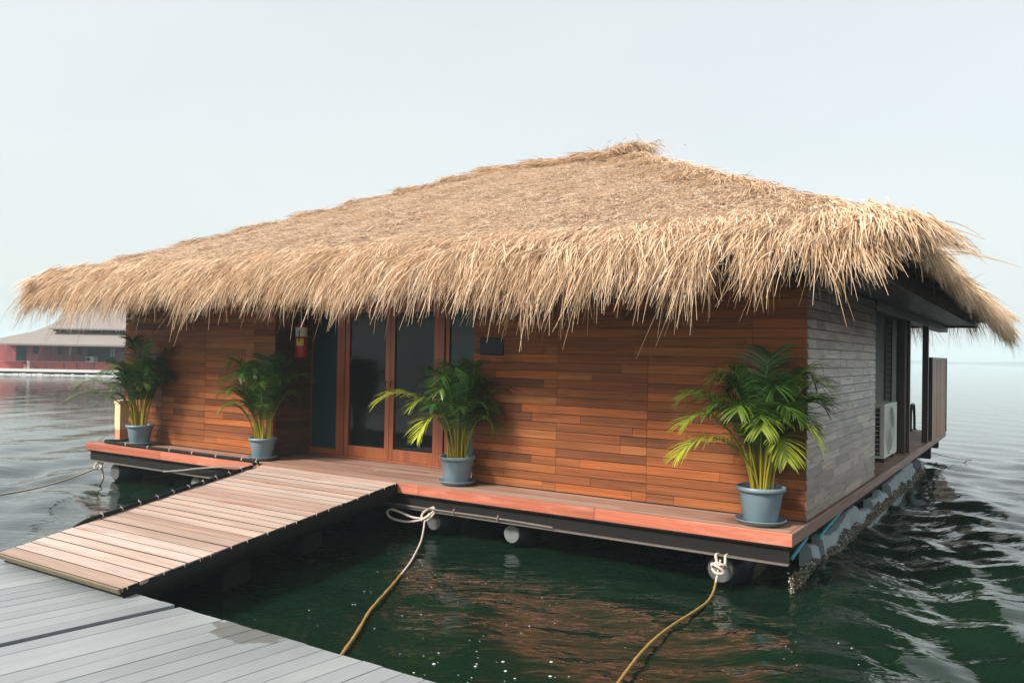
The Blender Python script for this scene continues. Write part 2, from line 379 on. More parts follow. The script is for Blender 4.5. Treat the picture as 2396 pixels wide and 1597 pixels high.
# deck: boards, fascia, steel frame
mb=MB(); y=.045; pitch=.124
while y<DV-.05:
    x=UL+.03; y1=min(y+pitch-.005,DV-.03)
    while x<-.045:
        L=random.uniform(2.2,3.6); x1=min(x+L,-.045)
        if x1>-.6 : x1=-.045
        if y<1.32 or x1>-1.8 or y>7.4: mb.box(x,x1-.003,y,y1,-.028,-random.uniform(0,.002))
        x=x1
    y+=pitch
mb.build('deck_boards',M['deck'],house)
mb=MB()
x=UL
while x<-.001:
    x1=min(x+random.uniform(1.9,2.6),0.); x1 = 0. if x1>-.8 else x1
    mb.hexa([(x+.001,0,-.108),(x1-.001,0,-.108),(x1-.001-(.04 if x1==0 else 0),.041,-.108),(x+.001,.041,-.108),(x+.001,0,.003),(x1-.001,0,.003),(x1-.001-(.04 if x1==0 else 0),.041,.003),(x+.001,.041,.003)])
    x=x1
mb.build('front_fascia',M['fascia'],house,.004)
mb=MB(); y=0.
while y<DV-.001:
    y1=min(y+random.uniform(2.4,3.4),DV); y1=DV if y1>DV-1 else y1
    mb.hexa([(-.041,y+.001+(.04 if y==0 else 0),-.108),(0.,y+.001,-.108),(0.,y1-.001,-.108),(-.041,y1-.001,-.108),(-.041,y+.001+(.04 if y==0 else 0),.0035),(0.,y+.001,.0035),(0.,y1-.001,.0035),(-.041,y1-.001,.0035)])
    y=y1
mb.build('side_fascia',M['sidefascia'],house,.004)
mb=MB(); mb.box(UL,UL+.041,.06,DV,-.108,.003); mb.build('side_fascia',M['sidefascia'],house,.004)
mb=MB()   # channel section under the front edge
mb.box(UL+.06,-.035,.05,.065,-.262,-.112); mb.box(UL+.06,-.035,.01,.049,-.124,-.112)
st=mb.build('steel_beam',M['steel'],house,.002)
mb=MB(); mb.box(UL+.06,-.035,.0,.07,-.276,-.264); mb.build('flange',M['steeledge'],st,.002)
mb=MB(); mb.box(-.14,-.125,.08,DV-.1,-.25,-.112)
for k in range(8): mb.box(UL+.3,-.16,.9+k*1.6,.96+k*1.6,-.24,-.112)
mb.box(-.12,-.03,11.55,11.75,-.26,-.112); mb.box(-.3,-.1,10.9,11.1,-.42,-.112)
mb.build('steel_frame',M['steel'],house)
mb=MB(); mb.box(UL+.1,-.3,.12,DV-.2,-.112,-.04); mb.build('subfloor',M['darkwood'],house)
mb=MB(); mb.tube(catmull([(-5.0,-.004,-.235),(-4,-.012,-.238),(-3,-.01,-.232),(-2.35,-.012,-.24)],6),.011,8)
for x in (-4.62,-3.6,-3.02): mb.tube([(x,-.02,-.25),(x,-.024,-.23),(x,0.0,-.2)],.012,6)
mb.build('conduit',M['steeledge'],house)
# pontoons
PX=[-10.2,-8.23,-3.97,-2.92,-.66]
for k,x in enumerate(PX):
    rr=.21 if x>-1 or x<-9 else .17; cz=-.41 if rr<.2 else -.43
    mb=MB(); mb.lathe([(.0,.12),(rr*.6,.12),(rr*.97,.3),(rr,.5),(rr,3.5),(rr,7.),(rr,DV-.5),(.0,DV-.5)],28,(x,0,cz),0,'y')
    po=mb.build('pontoon',[M['pontoon']],house)
    mb=MB(); mb.lathe([(.0,.1),(rr*.54,.1),(rr*.58,.119)],24,(x,0,cz+.012),0,'y',False); mb.build('end_cap',M['cap'] if x in (-8.23,-2.92) else M['dirtycap'],po)
    mb=MB(); mb.lathe([(rr*1.0,.44),(rr*1.04,.6),(rr*1.04,1.6),(rr*1.0,1.9)],28,(x,0,cz-.03),0,'y'); mb.build('algae_band',M['algae'],po)
# foam floats along the open side, crusted at the waterline
def float_block(b0,b1,tops,name='foam_float'):
    mb=MB(); n=int((b1-b0)/.06)+2; pr=[]
    for i in range(n):
        t=i/(n-1); y=b0+(b1-b0)*t; q=t*(len(tops)-1); k=min(int(q),len(tops)-2); tp=lerp(tops[k],tops[k+1],q-k)+random.uniform(-.006,.006); u0=-.1+random.uniform(-.008,.008)
        pr.append([(u0-.08,y,-.66),(u0+.06,y,-.66),(u0+.06,y,-.5),(u0+.05,y,-.42),(u0+.03,y,tp-.02),(u0,y,tp),(u0-.08,y,tp)])
    m=7; vs=[p for r in pr for p in r]; fs=[(i*m+j,i*m+(j+1)%m,(i+1)*m+(j+1)%m,(i+1)*m+j) for i in range(n-1) for j in range(m)]
    mb.add(vs,fs,0); mb.add(pr[0],[tuple(range(m))]); mb.add(pr[-1],[tuple(range(m-1,-1,-1))])
    return mb.build(name,M['foam'],house)
def lerp(a,b,t): return a+(b-a)*t
rj=random.Random(12)
def jag(b0,b1):
    out=[];h=-.3
    for i in range(int((b1-b0)/.09)):
        if rj.random()<.22: h=rj.uniform(-.38,-.22)
        h=max(-.4,min(-.2,h+rj.uniform(-.02,.02))); out.append(h)
    return out
for b0,b1 in ((1.0,1.3),(1.45,4.2),(4.3,5.5),(5.75,8.4),(9.2,9.6)): float_block(b0,b1,jag(b0,b1))
def crust():
    mb=MB(); r=random.Random(3)
    for k in range(5200):
        b=r.uniform(.1,9.5); s=r.uniform(.006,.02); c=(-.035+r.gauss(0.0,.012),b,-.535+r.random()**1.3*(.12+.03*math.sin(b*3.1)+.03*math.sin(b*8.7))); 
        a=r.random()*6.3; vs=[]
        for j in range(5): vs.append((c[0]+s*math.cos(a+j*1.257)*r.uniform(.5,1.1),c[1]+s*math.sin(a+j*1.257)*r.uniform(.5,1.1),c[2]+r.uniform(-.6,.6)*s))
        vs.append((c[0],c[1],c[2]+s*.9))
        mb.add(vs,[(j,(j+1)%5,5) for j in range(5)])
    N=NT('mussel_crust'); rd=N.n('NewGeometry').outputs['Random Per Island']
    N.pbr(N.ramp(rd,[(0,(.02,.02,.015)),(.5,(.06,.05,.03)),(.8,(.16,.13,.07)),(1,(.45,.42,.34))]),.6)
    o=mb.build('mussel_crust',N.mat,house); o['kind']='stuff'
crust()
for b0,b1,z0,z1 in ((.15,.75,-.25,-.17),(1.2,2.3,-.25,-.15)):
    mb=MB(); mb.hexa([(-.05,b0,z0),(-.03,b0,z0),(-.04,b1,z1),(-.06,b1,z1),(-.05,b0,z0+.03),(-.03,b0,z0+.03),(-.04,b1,z1+.03),(-.06,b1,z1+.03)]); mb.build('teal_bracket',M['teal'],house,.004)

# ------------------------------------------------------------------ thatched roof
E0,E1,B0,B1=(-11.42,-.5),(.97,-.5),(-11.42,13.3),(.97,13.3)
R0,R1,RV=-7.55,-4.55,6.25
ZE,ZR=2.52,5.12
def lerp(a,b,t): return a+(b-a)*t
FACES={'front':((E0,E1),((R0,RV),(R1,RV))),'right':((E1,B1),((R1,RV),(R1,RV))),'back':((B1,B0),((R1,RV),(R0,RV))),'left':((B0,E0),((R0,RV),(R0,RV)))}
def fpt(face,s,t):
    (a,b),(c,d)=FACES[face]
    l0=lerp(a[0],c[0],t),lerp(a[1],c[1],t); l1=lerp(b[0],d[0],t),lerp(b[1],d[1],t)
    return lerp(l0[0],l1[0],s),lerp(l0[1],l1[1],s),lerp(ZE,ZR,t)
def rnoise(x,y): return .022*np.sin(x*3.1+y*1.7)*np.sin(y*2.3-x)+.012*np.sin(7*x)*np.sin(6*y)
mb=MB()
for f in FACES:
    ns,nt=46,26; vs=[]
    for j in range(nt+1):
        for i in range(ns+1):
            x,y,z=fpt(f,i/ns,j/nt); vs.append((x,y,z+float(rnoise(x,y))-.025-(.07 if j==0 else (.03 if j==1 else 0))))
    mb.add(vs,[(j*(ns+1)+i,j*(ns+1)+i+1,(j+1)*(ns+1)+i+1,(j+1)*(ns+1)+i) for j in range(nt) for i in range(ns)],0,True)
    (a,b),_=FACES[f]; mb.add([(a[0],a[1],ZE-.08),(b[0],b[1],ZE-.08),(b[0],b[1],ZE-.16),(a[0],a[1],ZE-.16)],[(0,3,2,1)])
roof=mb.build('thatched_roof',M['thatch'],house)
def blades(roots,dirs,L,Wd,bend,tone,seg=3,curl=.0,flat=None):
    n=len(roots); t=np.linspace(0,1,seg+1)[None,:,None]
    d=dirs/np.linalg.norm(dirs,axis=1,keepdims=True)
    cr=rng.normal(0,1,(n,3))*curl
    P=roots[:,None,:]+d[:,None,:]*L[:,None,None]*t+(bend+cr)[:,None,:]*L[:,None,None]*t*t
    ref=rng.normal(0,1,(n,3)) if flat is None else flat+rng.normal(0,.35,(n,3))
    s=np.cross(d,ref); s/=np.linalg.norm(s,axis=1,keepdims=True)
    w=Wd[:,None,None]*(1-.75*t**2)*.5
    V=np.stack([P-s[:,None,:]*w,P+s[:,None,:]*w],2)     # n,seg+1,2,3
    V=V.reshape(n,(seg+1)*2,3); base=(np.arange(n)*(seg+1)*2)[:,None,None]
    k=np.arange(seg)[None,:,None]*2
    q=base+k+np.array([0,1,3,2])[None,None,:]
    tn=np.repeat(tone,(seg+1)*2)
    return V.reshape(-1,3),q.reshape(-1,4),tn
class Straw:
    def __init__(s): s.V=[];s.Q=[];s.T=[];s.n=0
    def add(s,*a,**k):
        V,Q,T=blades(*a,**k); s.V.append(V);s.Q.append(Q+s.n);s.T.append(T); s.n+=len(V)
    def build(s,name,parent,mat='straw'):
        return npmesh(name,np.concatenate(s.V),np.concatenate(s.Q),M[mat],parent,False,{'tone':np.concatenate(s.T)})
def facevec(f):
    (a,b),(c,d)=FACES[f]; al=np.array([b[0]-a[0],b[1]-a[1],0.]); al/=np.linalg.norm(al)
    out=np.array([al[1],-al[0],0.])              # outward horizontal
    run=abs((np.array(c)-np.array(a))@out[:2]); dn=np.array([out[0]*run,out[1]*run,-(ZR-ZE)]); dn/=np.linalg.norm(dn)
    nr=np.cross(al,-dn); nr/=np.linalg.norm(nr)
    if nr[2]<0: nr=-nr
    return al,out,dn,nr
def fsample(f,n,tmax=1.0,tmin=0.):
    (a,b),(c,d)=FACES[f]; w0=math.hypot(b[0]-a[0],b[1]-a[1]); w1=math.hypot(d[0]-c[0],d[1]-c[1])
    t=rng.random(n*4)*(tmax-tmin)+tmin; t=t[rng.random(n*4)<(w0+(w1-w0)*t)/w0][:n]; s=rng.random(len(t))
    x0=a[0]+(c[0]-a[0])*t;y0=a[1]+(c[1]-a[1])*t;x1=b[0]+(d[0]-b[0])*t;y1=b[1]+(d[1]-b[1])*t
    return np.stack([x0+(x1-x0)*s,y0+(y1-y0)*s,ZE+(ZR-ZE)*t],1),s,t
# short straw over the slopes, laid in soft courses and tufts
S=Straw()
for f,n in (('front',130000),('right',60000),('left',9000),('back',6000)):
    al,out,dn,nr=facevec(f); P,s,t=fsample(f,n,1.,.06); m=len(P)
    lift=rng.normal(.24,.22,m)
    patch=np.sin(P[:,0]*1.9+np.sin(P[:,1]*2.1)*2)*np.sin(P[:,1]*2.6+P[:,0]*.7)
    D=dn[None]+nr[None]*np.clip(lift+.06*patch,-.05,.6)[:,None]+al[None]*rng.normal(0,.6,(m,1))
    P[:,2]+=rnoise(P[:,0],P[:,1]); root=P+nr[None]*rng.uniform(-.012,.02,(m,1))
    tone=np.clip(rng.normal(.6,.24,m)+.05*patch,.03,1)
    S.add(root,D,rng.uniform(.06,.16,m),rng.uniform(.006,.011,m),np.array([[0,0,-.12]])+np.zeros((m,3)),tone,3,curl=.08,flat=np.tile(nr,(m,1)))
    # raised tufts
    k=int(n/170); PC,_,_=fsample(f,k); PC[:,2]+=rnoise(PC[:,0],PC[:,1]); per=22
    cdir=rng.normal(0,.35,(len(PC),1))
    root=np.repeat(PC,per,0)+np.repeat(al[None],len(PC)*per,0)*rng.normal(0,.09,(len(PC)*per,1))+dn[None]*rng.normal(0,.03,(len(PC)*per,1))
    m=len(root); D=dn[None]+nr[None]*rng.uniform(.1,.45,(m,1))+al[None]*(np.repeat(cdir,per,0)+rng.normal(0,.2,(m,1)))
    S.add(root,D,rng.uniform(.08,.2,m),rng.uniform(.007,.012,m),np.array([[0,0,-.35]])+np.zeros((m,3)),np.clip(np.repeat(rng.normal(.42,.16,len(PC)),per)+rng.normal(0,.14,m),.02,1),3,curl=.1)
    k=int(n/900); PC,_,_=fsample(f,k); m=len(PC); S.add(PC,dn[None]+nr[None]*rng.uniform(.3,1.2,(m,1))+al[None]*rng.normal(0,.8,(m,1)),rng.uniform(.15,.32,m),rng.uniform(.006,.009,m),rng.normal(0,.1,(m,3)),np.clip(rng.normal(.75,.15,m),0,1),3)
S.build('slope_straw',roof,'greystraw')
# long fringe hanging from the eaves, in three layers, gathered into hanks
S=Straw()
def fringe(f,per_m,scale=1.0):
    (a,b),_=FACES[f]; al,out,dn,nr=facevec(f); Lf=math.hypot(b[0]-a[0],b[1]-a[1])
    def sm(x): x=np.clip(x,0,1); return x*x*(3-2*x)
    for inn,zoff,l0,l1,drop,cnt,tn in ((.0,-.12,.27,.45,.82,1.0,.48),(.07,-.04,.28,.46,.64,1.1,.58),(.16,.07,.30,.46,.46,1.25,.66),(.28,.135,.28,.42,.36,1.2,.68),(.42,.19,.2,.34,.32,.8,.62),(.6,.26,.1,.22,.32,.45,.56)):
        nh=int(Lf*8); hx=rng.random(nh)*Lf; hl=rng.normal(1,.2,nh); hs=rng.normal(0,.22,nh); ht=rng.normal(0,.09,nh); hz=rng.normal(0,.035,nh); hd=rng.normal(0,.12,nh)
        n=int(Lf*per_m*cnt); h=rng.integers(0,nh,n); pos=hx[h]+rng.normal(0,.085,n); pos=np.clip(pos,-.12+inn*.9,Lf+.12-inn*.9); jn=rng.normal(0,.02+.1*inn,n)
        root=np.array([a[0],a[1],ZE])[None]+al[None]*pos[:,None]-out[None]*(inn+jn)[:,None]
        root[:,2]+=zoff+jn*.4+rng.normal(0,.022,n)+hz[h]*(1. if inn<.3 else .4)
        endf=np.clip(1-pos/.9,0,1)*-1+np.clip(1-(Lf-pos)/.9,0,1)     # fan out round the corners
        D=out[None]*(1.+rng.normal(0,.12,(n,1)))+np.array([[0,0,-1.]])*(drop+(hd[h]+rng.normal(0,.16,n))*(1. if inn<.3 else .5))[:,None]+al[None]*((hs[h]+rng.normal(0,.17,n)+endf*(.8 if inn<.3 else .5))[:,None])
        L=rng.uniform(l0,l1,n)*hl[h]*scale; L*=np.where(rng.random(n)<.05,1.35,1)
        L*=np.where(rng.random(n)<.3,.68,1)
        if f=='front': L*=.9*(.45+.55*sm((Lf-pos-.1)/.5))
        if f=='right': L*=.42+.5*sm((pos-2.)/9)
        bend=np.array([[0,0,-.5 if inn<.15 else (-.42 if inn<.3 else -.2)]])-out[None]*.14+rng.normal(0,.05,(n,3))
        tone=np.clip(tn+ht[h]+rng.normal(0,.17,n),.03,1)
        S.add(root,D,L,rng.uniform(.0055,.0125,n),bend,tone,4,curl=.12)
fringe('front',540); fringe('right',460); fringe('left',140); fringe('back',110)
for cx,cy,qx,qy in ((E1[0],E1[1],1,-1),(E0[0],E0[1],-1,-1),(B1[0],B1[1],1,1)):
    n=1500; dg=np.array([qx,qy,0.])/math.sqrt(2); rt=rng.random(n)**.8*.75; sd=np.array([-dg[1],dg[0],0.]); q=rng.normal(0,.13,n)
    root=np.array([cx,cy,ZE+.05])[None]-dg[None]*(rt-.06)[:,None]+sd[None]*q[:,None]; root[:,2]+=rt*.27-abs(q)*.28+rng.normal(0,.02,n)
    D=dg[None]+sd[None]*(q*3.2+rng.normal(0,.25,n))[:,None]+np.array([[0,0,-1.]])*(.38+rng.normal(0,.12,n))[:,None]
    S.add(root,D,rng.uniform(.14,.3,n),rng.uniform(.008,.014,n),np.array([[0,0,-.5]])+rng.normal(0,.05,(n,3)),np.clip(rng.normal(.6,.2,n),.03,1),4,curl=.1)
S.build('eave_fringe',roof)
# bundles tied along the hips and the ridge
S=Straw()
def cap(p0,p1,n,wid,tufts,thick=.1):
    p0=np.array(p0);p1=np.array(p1); ax=p1-p0; Lh=np.linalg.norm(ax); ax/=Lh; up=np.array([0,0,1.])
    sd=np.cross(ax,up); sd/=np.linalg.norm(sd); nn=np.cross(sd,ax)
    t=rng.random(n); q=rng.normal(0,wid,n); step=(t*tufts)%1.0     # overlapping bundles read as steps
    root=p0[None]+ax[None]*(t*Lh)[:,None]+sd[None]*q[:,None]+nn[None]*((.0+thick*(1-step)*.6-abs(q)*.4+rng.normal(0,.02,n))[:,None])
    D=-ax[None]*(.9+rng.normal(0,.2,(n,1)))+sd[None]*(q*2.4+rng.normal(0,.3,n))[:,None]+nn[None]*rng.normal(.06,.14,(n,1))
    tone=np.clip(rng.normal(.47,.2,n)-.15*(step>.85),.02,1)
    S.add(root,D,rng.uniform(.12,.3,n),rng.uniform(.007,.012,n),np.array([[0,0,-.3]])+np.zeros((n,3)),tone,3,curl=.12)
zc=.03
cap((E1[0]-.15,E1[1]+.15,ZE+zc),(R1,RV,ZR+zc),11000,.3,8,.13)
cap((E0[0]+.15,E0[1]+.15,ZE+zc),(R0,RV,ZR+zc),6500,.16,8,.13)
cap((B1[0]-.15,B1[1]-.15,ZE+zc),(R1,RV,ZR+zc),4000,.2,9)
cap((B0[0]+.15,B0[1]-.15,ZE+zc),(R0,RV,ZR+zc),1500,.16,9)
cap((R0-.1,RV,ZR+zc-.02),(R1+.12,RV,ZR+zc+.04),5000,.16,3,.15)
n=900; q=rng.normal(0,.13,(n,3))*np.array([1.8,1,.35]); S.add(np.array([[R1+.02,RV,ZR+.12]])+q,np.array([[1.,-.3,-.25]])+rng.normal(0,.42,(n,3)),rng.uniform(.12,.28,n),rng.uniform(.008,.013,n),np.array([[0,0,-.5]])+np.zeros((n,3)),np.clip(rng.normal(.42,.2,n),.02,1),3,curl=.15)
S.build('ridge_straw',roof)
# soffit and eave boards
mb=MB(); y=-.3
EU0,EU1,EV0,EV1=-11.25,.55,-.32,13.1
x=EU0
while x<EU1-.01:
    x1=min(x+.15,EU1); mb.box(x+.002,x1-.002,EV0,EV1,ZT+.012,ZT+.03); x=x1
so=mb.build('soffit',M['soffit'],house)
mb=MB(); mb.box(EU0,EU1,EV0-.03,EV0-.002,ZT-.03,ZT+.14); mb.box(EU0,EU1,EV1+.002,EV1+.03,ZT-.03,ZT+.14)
mb.box(EU1+.002,EU1+.03,EV0-.03,EV1+.03,ZT-.03,ZT+.14); mb.box(EU0-.03,EU0-.002,EV0-.03,EV1+.03,ZT-.03,ZT+.14)
mb.build('eave_board',M['soffit'],house,.003)
mb=MB(); mb.box(-9.9,-.25,7.8,12.2,ZT-.02,ZT+.005); mb.build('terrace_ceiling',M['ceiling'],house)
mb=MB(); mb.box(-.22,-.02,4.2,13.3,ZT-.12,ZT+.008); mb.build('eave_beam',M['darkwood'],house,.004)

# ------------------------------------------------------------------ things on and around the house
# privacy screen
t=thing('privacy_screen','waist high screen of upright brown slats at the far end of the terrace','screen',W(-.03,10.1),YAW)
mb=MB(); y=.05
while y<2.6: mb.box(-.0,.03,y,y+.083,.0,1.545); y+=.09
mb.build('slat_panel',M['screen'],t)
mb=MB(); mb.box(-.03,.045,-.0,.045,.0,1.58); mb.box(-.03,.045,2.655,2.7,.0,1.58); mb.box(-.03,.045,.046,2.654,1.548,1.58); mb.box(-.045,-.002,.046,2.654,.7,.76); mb.build('screen_frame',M['blackmetal'],t)
# boarding ladder rail
t=thing('ladder_rail','black metal grab rail standing on the terrace edge beyond the posts','rail',W(-.62,12.25),YAW)
mb=MB(); mb.tube(catmull([(0,0,-.02),(0,.02,.3),(0,.08,.5),(0,.16,.56),(0,.42,.56),(0,.5,.5),(0,.58,.3),(0,.62,-.02)],5),.028,8); mb.build('rail',M['blackmetal'],t)
for q in (0,.62): mb=MB(); mb.box(-.05,.05,q-.05,q+.05,0,.012); mb.build('foot_plate',M['blackmetal'],t)
# outdoor air conditioning unit
t=thing('air_conditioner','cream outdoor air conditioning unit standing beside the grey plank wall','air conditioner',W(-.55,5.86),YAW)
wu,wv,wz=.38,1.2,.86
mb=MB(); mb.box(0,wu,.02,wv,.06,.1); mb.box(0,wu,.02,wv,wz-.05,wz); mb.box(0,.025,.02,wv,.1,wz-.05); mb.box(wu-.07,wu,.02,wv,.1,wz-.05); mb.box(.025,wu-.07,wv-.025,wv,.1,wz-.05); mb.box(.025,.06,.02,.05,.1,wz-.05)
mb.build('casing',M['acwhite'],t,.012,3)
mb=MB(); mb.box(.03,wu-.075,.05,.07,.1,wz-.05); mb.build('coil',M['acdark'],t)
mb=MB()
for k in range(11): mb.box(.026,wu-.071,.024,.034,.135+k*.066,.143+k*.066)
for x in (.1,.24): mb.box(x,x+.008,.035,.043,.1,wz-.05)
mb.build('side_grille',M['acwhite'],t)
mb=MB(); mb.lathe([(.0,.001),(.33,.001),(.345,.018),(.36,.02),(.37,.001)],40,(wu,.5,.47),0,'x'); mb.build('fan_ring',M['acwhite'],t)
mb=MB(); mb.lathe([(.0,.003),(.33,.003)],40,(wu,.5,.47),0,'x'); mb.build('fan_opening',plain('ac_fan_grey',(.2,.2,.17),.6),t)
mb=MB()
for r in np.linspace(.06,.32,10): mb.tube([(wu+.014,.5+r*math.cos(a),.47+r*math.sin(a)) for a in np.linspace(0,2*PI,33)],.004,5,caps=False)
for a in range(6): mb.tube([(wu+.016,.5,.47),(wu+.016,.5+.33*math.cos(a*PI/3),.47+.33*math.sin(a*PI/3))],.005,5)
mb.build('fan_grille',M['acwhite'],t)
for q in (.12,1.): mb=MB(); mb.box(0.02,wu-.02,q,q+.08,.0,.058); mb.build('foot',M['blackmetal'],t)
# fire extinguisher on the entrance reveal
t=thing('fire_extinguisher','red fire extinguisher with white and yellow labels hung in the entrance','fire extinguisher',W(-7.1,.97,1.4),YAW)
R=.082
mb=MB(); mb.lathe([(0,0),(R*.9,0),(R,.015),(R,.41),(R*.85,.455),(R*.4,.49),(R*.35,.51),(0,.51)],32); mb.build('cylinder',M['red'],t)
mb=MB(); mb.lathe([(R+.0015,.3),(R+.0015,.43)],32); mb.build('white_label',M['paper'],t)
mb=MB(); vs=[]; nn=10
for z in (.17,.27):
    for j in range(nn): a=math.radians(-100+80*j/(nn-1)); vs.append(((R+.0025)*math.cos(a),(R+.0025)*math.sin(a),z))
mb.add(vs,[(j,j+1,nn+j+1,nn+j) for j in range(nn-1)]); mb.build('yellow_label',M['yellow'],t)
mb=MB(); mb.box(-.02,.02,-.02,.02,.51,.56); mb.hexa([(-.012,-.1,.575),(.012,-.1,.575),(.012,.02,.55),(-.012,.02,.55),(-.012,-.1,.585),(.012,-.1,.585),(.012,.02,.57),(-.012,.02,.57)]); mb.tube([(0,0,.54),(0.03,-.07,.54),(.06,-.1,.46),(.06,-.1,.22)],.009,8); mb.build('valve',M['blackmetal'],t)
mb=MB(); mb.box(-.13,-.075,-.02,.02,.3,.46); mb.build('wall_bracket',M['blackmetal'],t)
# wall plaque
t=thing('wall_plaque','small dark rectangular plaque on the plank wall right of the glass doors','sign',W(-3.56,WV-.012,1.585),YAW)
mb=MB(); mb.box(-.165,.165,-.012,.006,-.1,.1); mb.build('plate',M['plaque'],t,.02,3)
mb=MB(); mb.box(-.15,.15,-.0135,-.0125,-.085,.085); mb.build('face',plain('plaque_face',(.02,.024,.034),.5,.3,40,Specular_IOR_Level=.14),t)
# short post at the left end of the deck
t=thing('mooring_post','short cream topped wooden post standing behind the leftmost potted palm','post',W(-10.6,.44),YAW)
mb=MB(); mb.box(-.075,.075,-.075,.075,.19,.6); mb.box(-.085,.085,-.085,.085,.6,.66); mb.build('post_top',M['cream'],t,.006)
mb=MB(); mb.box(-.072,.072,-.072,.072,0,.188); mb.build('post_foot',M['salmon'],t,.004)
# fallen leaf
mb=MB(); p=W(-5.25,.55,.006); mb.add([(p.x-.03,p.y,p.z),(p.x,p.y+.012,p.z+.008),(p.x+.035,p.y,p.z+.003),(p.x,p.y-.014,p.z+.006)],[(0,1,2,3)])
tag(mb.build('fallen_leaf',M['leafdry']),'tiny dry yellow leaf lying on the deck boards before the doors','leaf')

# ------------------------------------------------------------------ potted palms
def frond(parent,base,tip,peak,yel,rseed,lscale=1.0,w=.0125):
    r=random.Random(rseed); b=Vector(base); tp=Vector(tip)
    d=tp-b; h=Vector((d.x,d.y,0))
    p1=b+h*.12+Vector((0,0,peak*.62)); p2=b+h*.62+Vector((0,0,peak*1.12)); n=22; pts=[]
    for i in range(n+1):
        t=i/n; pts.append(b*(1-t)**3+p1*3*t*(1-t)**2+p2*3*t*t*(1-t)+tp*t**3)
    V=[];Q=[];Y=[]
    L=sum((pts[i+1]-pts[i]).length for i in range(n))
    def strip(poly,ws,ys,ref):
        k0=len(V)
        for i,p in enumerate(poly):
            tg=(poly[min(i+1,len(poly)-1)]-poly[max(i-1,0)]).normalized(); s=tg.cross(ref)
            s = s.normalized() if s.length>1e-6 else Vector((1,0,0))
            V.append(p-s*ws[i]); V.append(p+s*ws[i]); Y.append(ys[i]); Y.append(ys[i])
        for i in range(len(poly)-1): Q.append((k0+2*i,k0+2*i+1,k0+2*i+3,k0+2*i+2))
    t0=.34; k=36
    for i in range(k+1):
        t=t0+(1-t0)*i/k; f=t*n; j=min(int(f),n-1); p=pts[j].lerp(pts[j+1],f-j); tg=(pts[j+1]-pts[j]).normalized()
        side=tg.cross(Vector((0,0,1)))
        side=side.normalized() if side.length>.05 else Vector((math.cos(rseed),math.sin(rseed),0))
        up=side.cross(tg).normalized(); x=i/k
        ll=L*.30*lscale*(math.sin(PI*(.18+.74*x))**.8)*r.uniform(.88,1.1)
        for sg in (-1,1):
            fw=.55+.75*x; dr=(side*sg*(1.0)+tg*fw+up*r.uniform(.28,.5)).normalized()
            g=r.uniform(.3,.55); poly=[p+dr*ll*q+Vector((0,0,-1))*ll*g*q*q for q in (0,.3,.6,.85,1.)]
            ye=max(0,min(1,yel*r.uniform(.6,1.2)*(.35+.75*x)))
            strip(poly,[w*.35,w*.5,w*.45,w*.25,.0008],[ye*.8,ye,ye,min(1,ye*1.1),min(1,ye*1.2+.05)],up+tg*r.uniform(-.3,.3))
    o=npmesh('frond',np.array([tuple(p) for p in V]),np.array(Q),M['leaf'],parent,False,{'yel':np.array(Y)})
    # petiole and rachis
    mb=MB(); rs=[.009*(1-i/n)**.7+.002 for i in range(n+1)]; mb.tube(pts,rs,6,caps=False)
    s=mb.build('stalk',M['stem'],o); at=s.data.attributes.new('yel','FLOAT','POINT')
    yv=[max(0,1-1.9*(i/n)) if i/n<.5 else .1*yel+.05 for i in range(n+1) for _ in range(6)]
    at.data.foreach_set('value',yv+[0]*(len(s.data.vertices)-len(yv)))
    return o
def palm(a,b,label,fronds,s=1.0,fill=9,seed=1,leaf=1.0):
    p=W(a,b,.004); t=thing('potted_palm',label,'potted plant',p,0,'potted palms along the front deck')
    mb=MB(); mb.lathe([(0,.03),(.128*s,.03),(.133*s,.036),(.172*s,.262*s)],72,rib=.006,ribn=1); mb.build('pot',M['pot'],t)
    po=[o for o in t.children][-1]
    mb=MB(); mb.lathe([(.172*s,.262*s),(.19*s,.264*s),(.194*s,.272*s),(.194*s,.295*s),(.186*s,.3*s),(.176*s,.296*s),(.168*s,.25*s)],48); mb.build('rim',M['pot'],po)
    mb=MB(); mb.lathe([(0,0),(.15*s,0),(.165*s,.008),(.198*s,.04),(.204*s,.046),(.2*s,.05),(.19*s,.044),(.155*s,.018),(0,.016)],48); mb.build('saucer',M['pot'],t)
    mb=MB(); mb.lathe([(0,.262*s),(.1*s,.266*s),(.17*s,.252*s)],24); mb.build('soil',M['soil'],t)
    r=random.Random(seed); z0=.25*s
    for i,(dx,dz,dy,pk,ye) in enumerate(fronds):
        an=r.random()*6.28; q=r.uniform(.02,.075)
        frond(t,(q*math.cos(an)+.05*(dx>0)-.05*(dx<0),q*math.sin(an)*.7,z0),(dx,dy,z0+dz),pk,ye,seed*100+i,leaf)
    for i in range(fill):
        an=r.random()*6.28; rd=r.uniform(.25,.5)*s; dz=r.uniform(.5,.95)*s
        q=r.uniform(.02,.08); frond(t,(q*math.cos(an),q*math.sin(an),z0),(rd*math.cos(an),min(rd*math.sin(an),.18),z0+dz),dz+r.uniform(.0,.14),r.uniform(0,.2),seed*100+50+i,leaf*.92)
    return t
palm(-9.9,.31,'leftmost potted palm, its long left fronds hanging out over the lake',
     [(-.95,.62,-.05,.8,.35),(-.98,.42,-.25,.66,.3),(-.5,.8,-.2,.9,.05),(-.2,1.32,.1,1.3,.0),(.0,1.22,.05,1.2,.0),(.5,1.22,.1,1.18,.0),(.3,1.0,-.2,1.05,.05),(.5,.8,-.1,.9,.05),(-.3,.95,-.2,1.0,.1),(-.4,.45,-.2,.6,.2)],1.05,20,3)
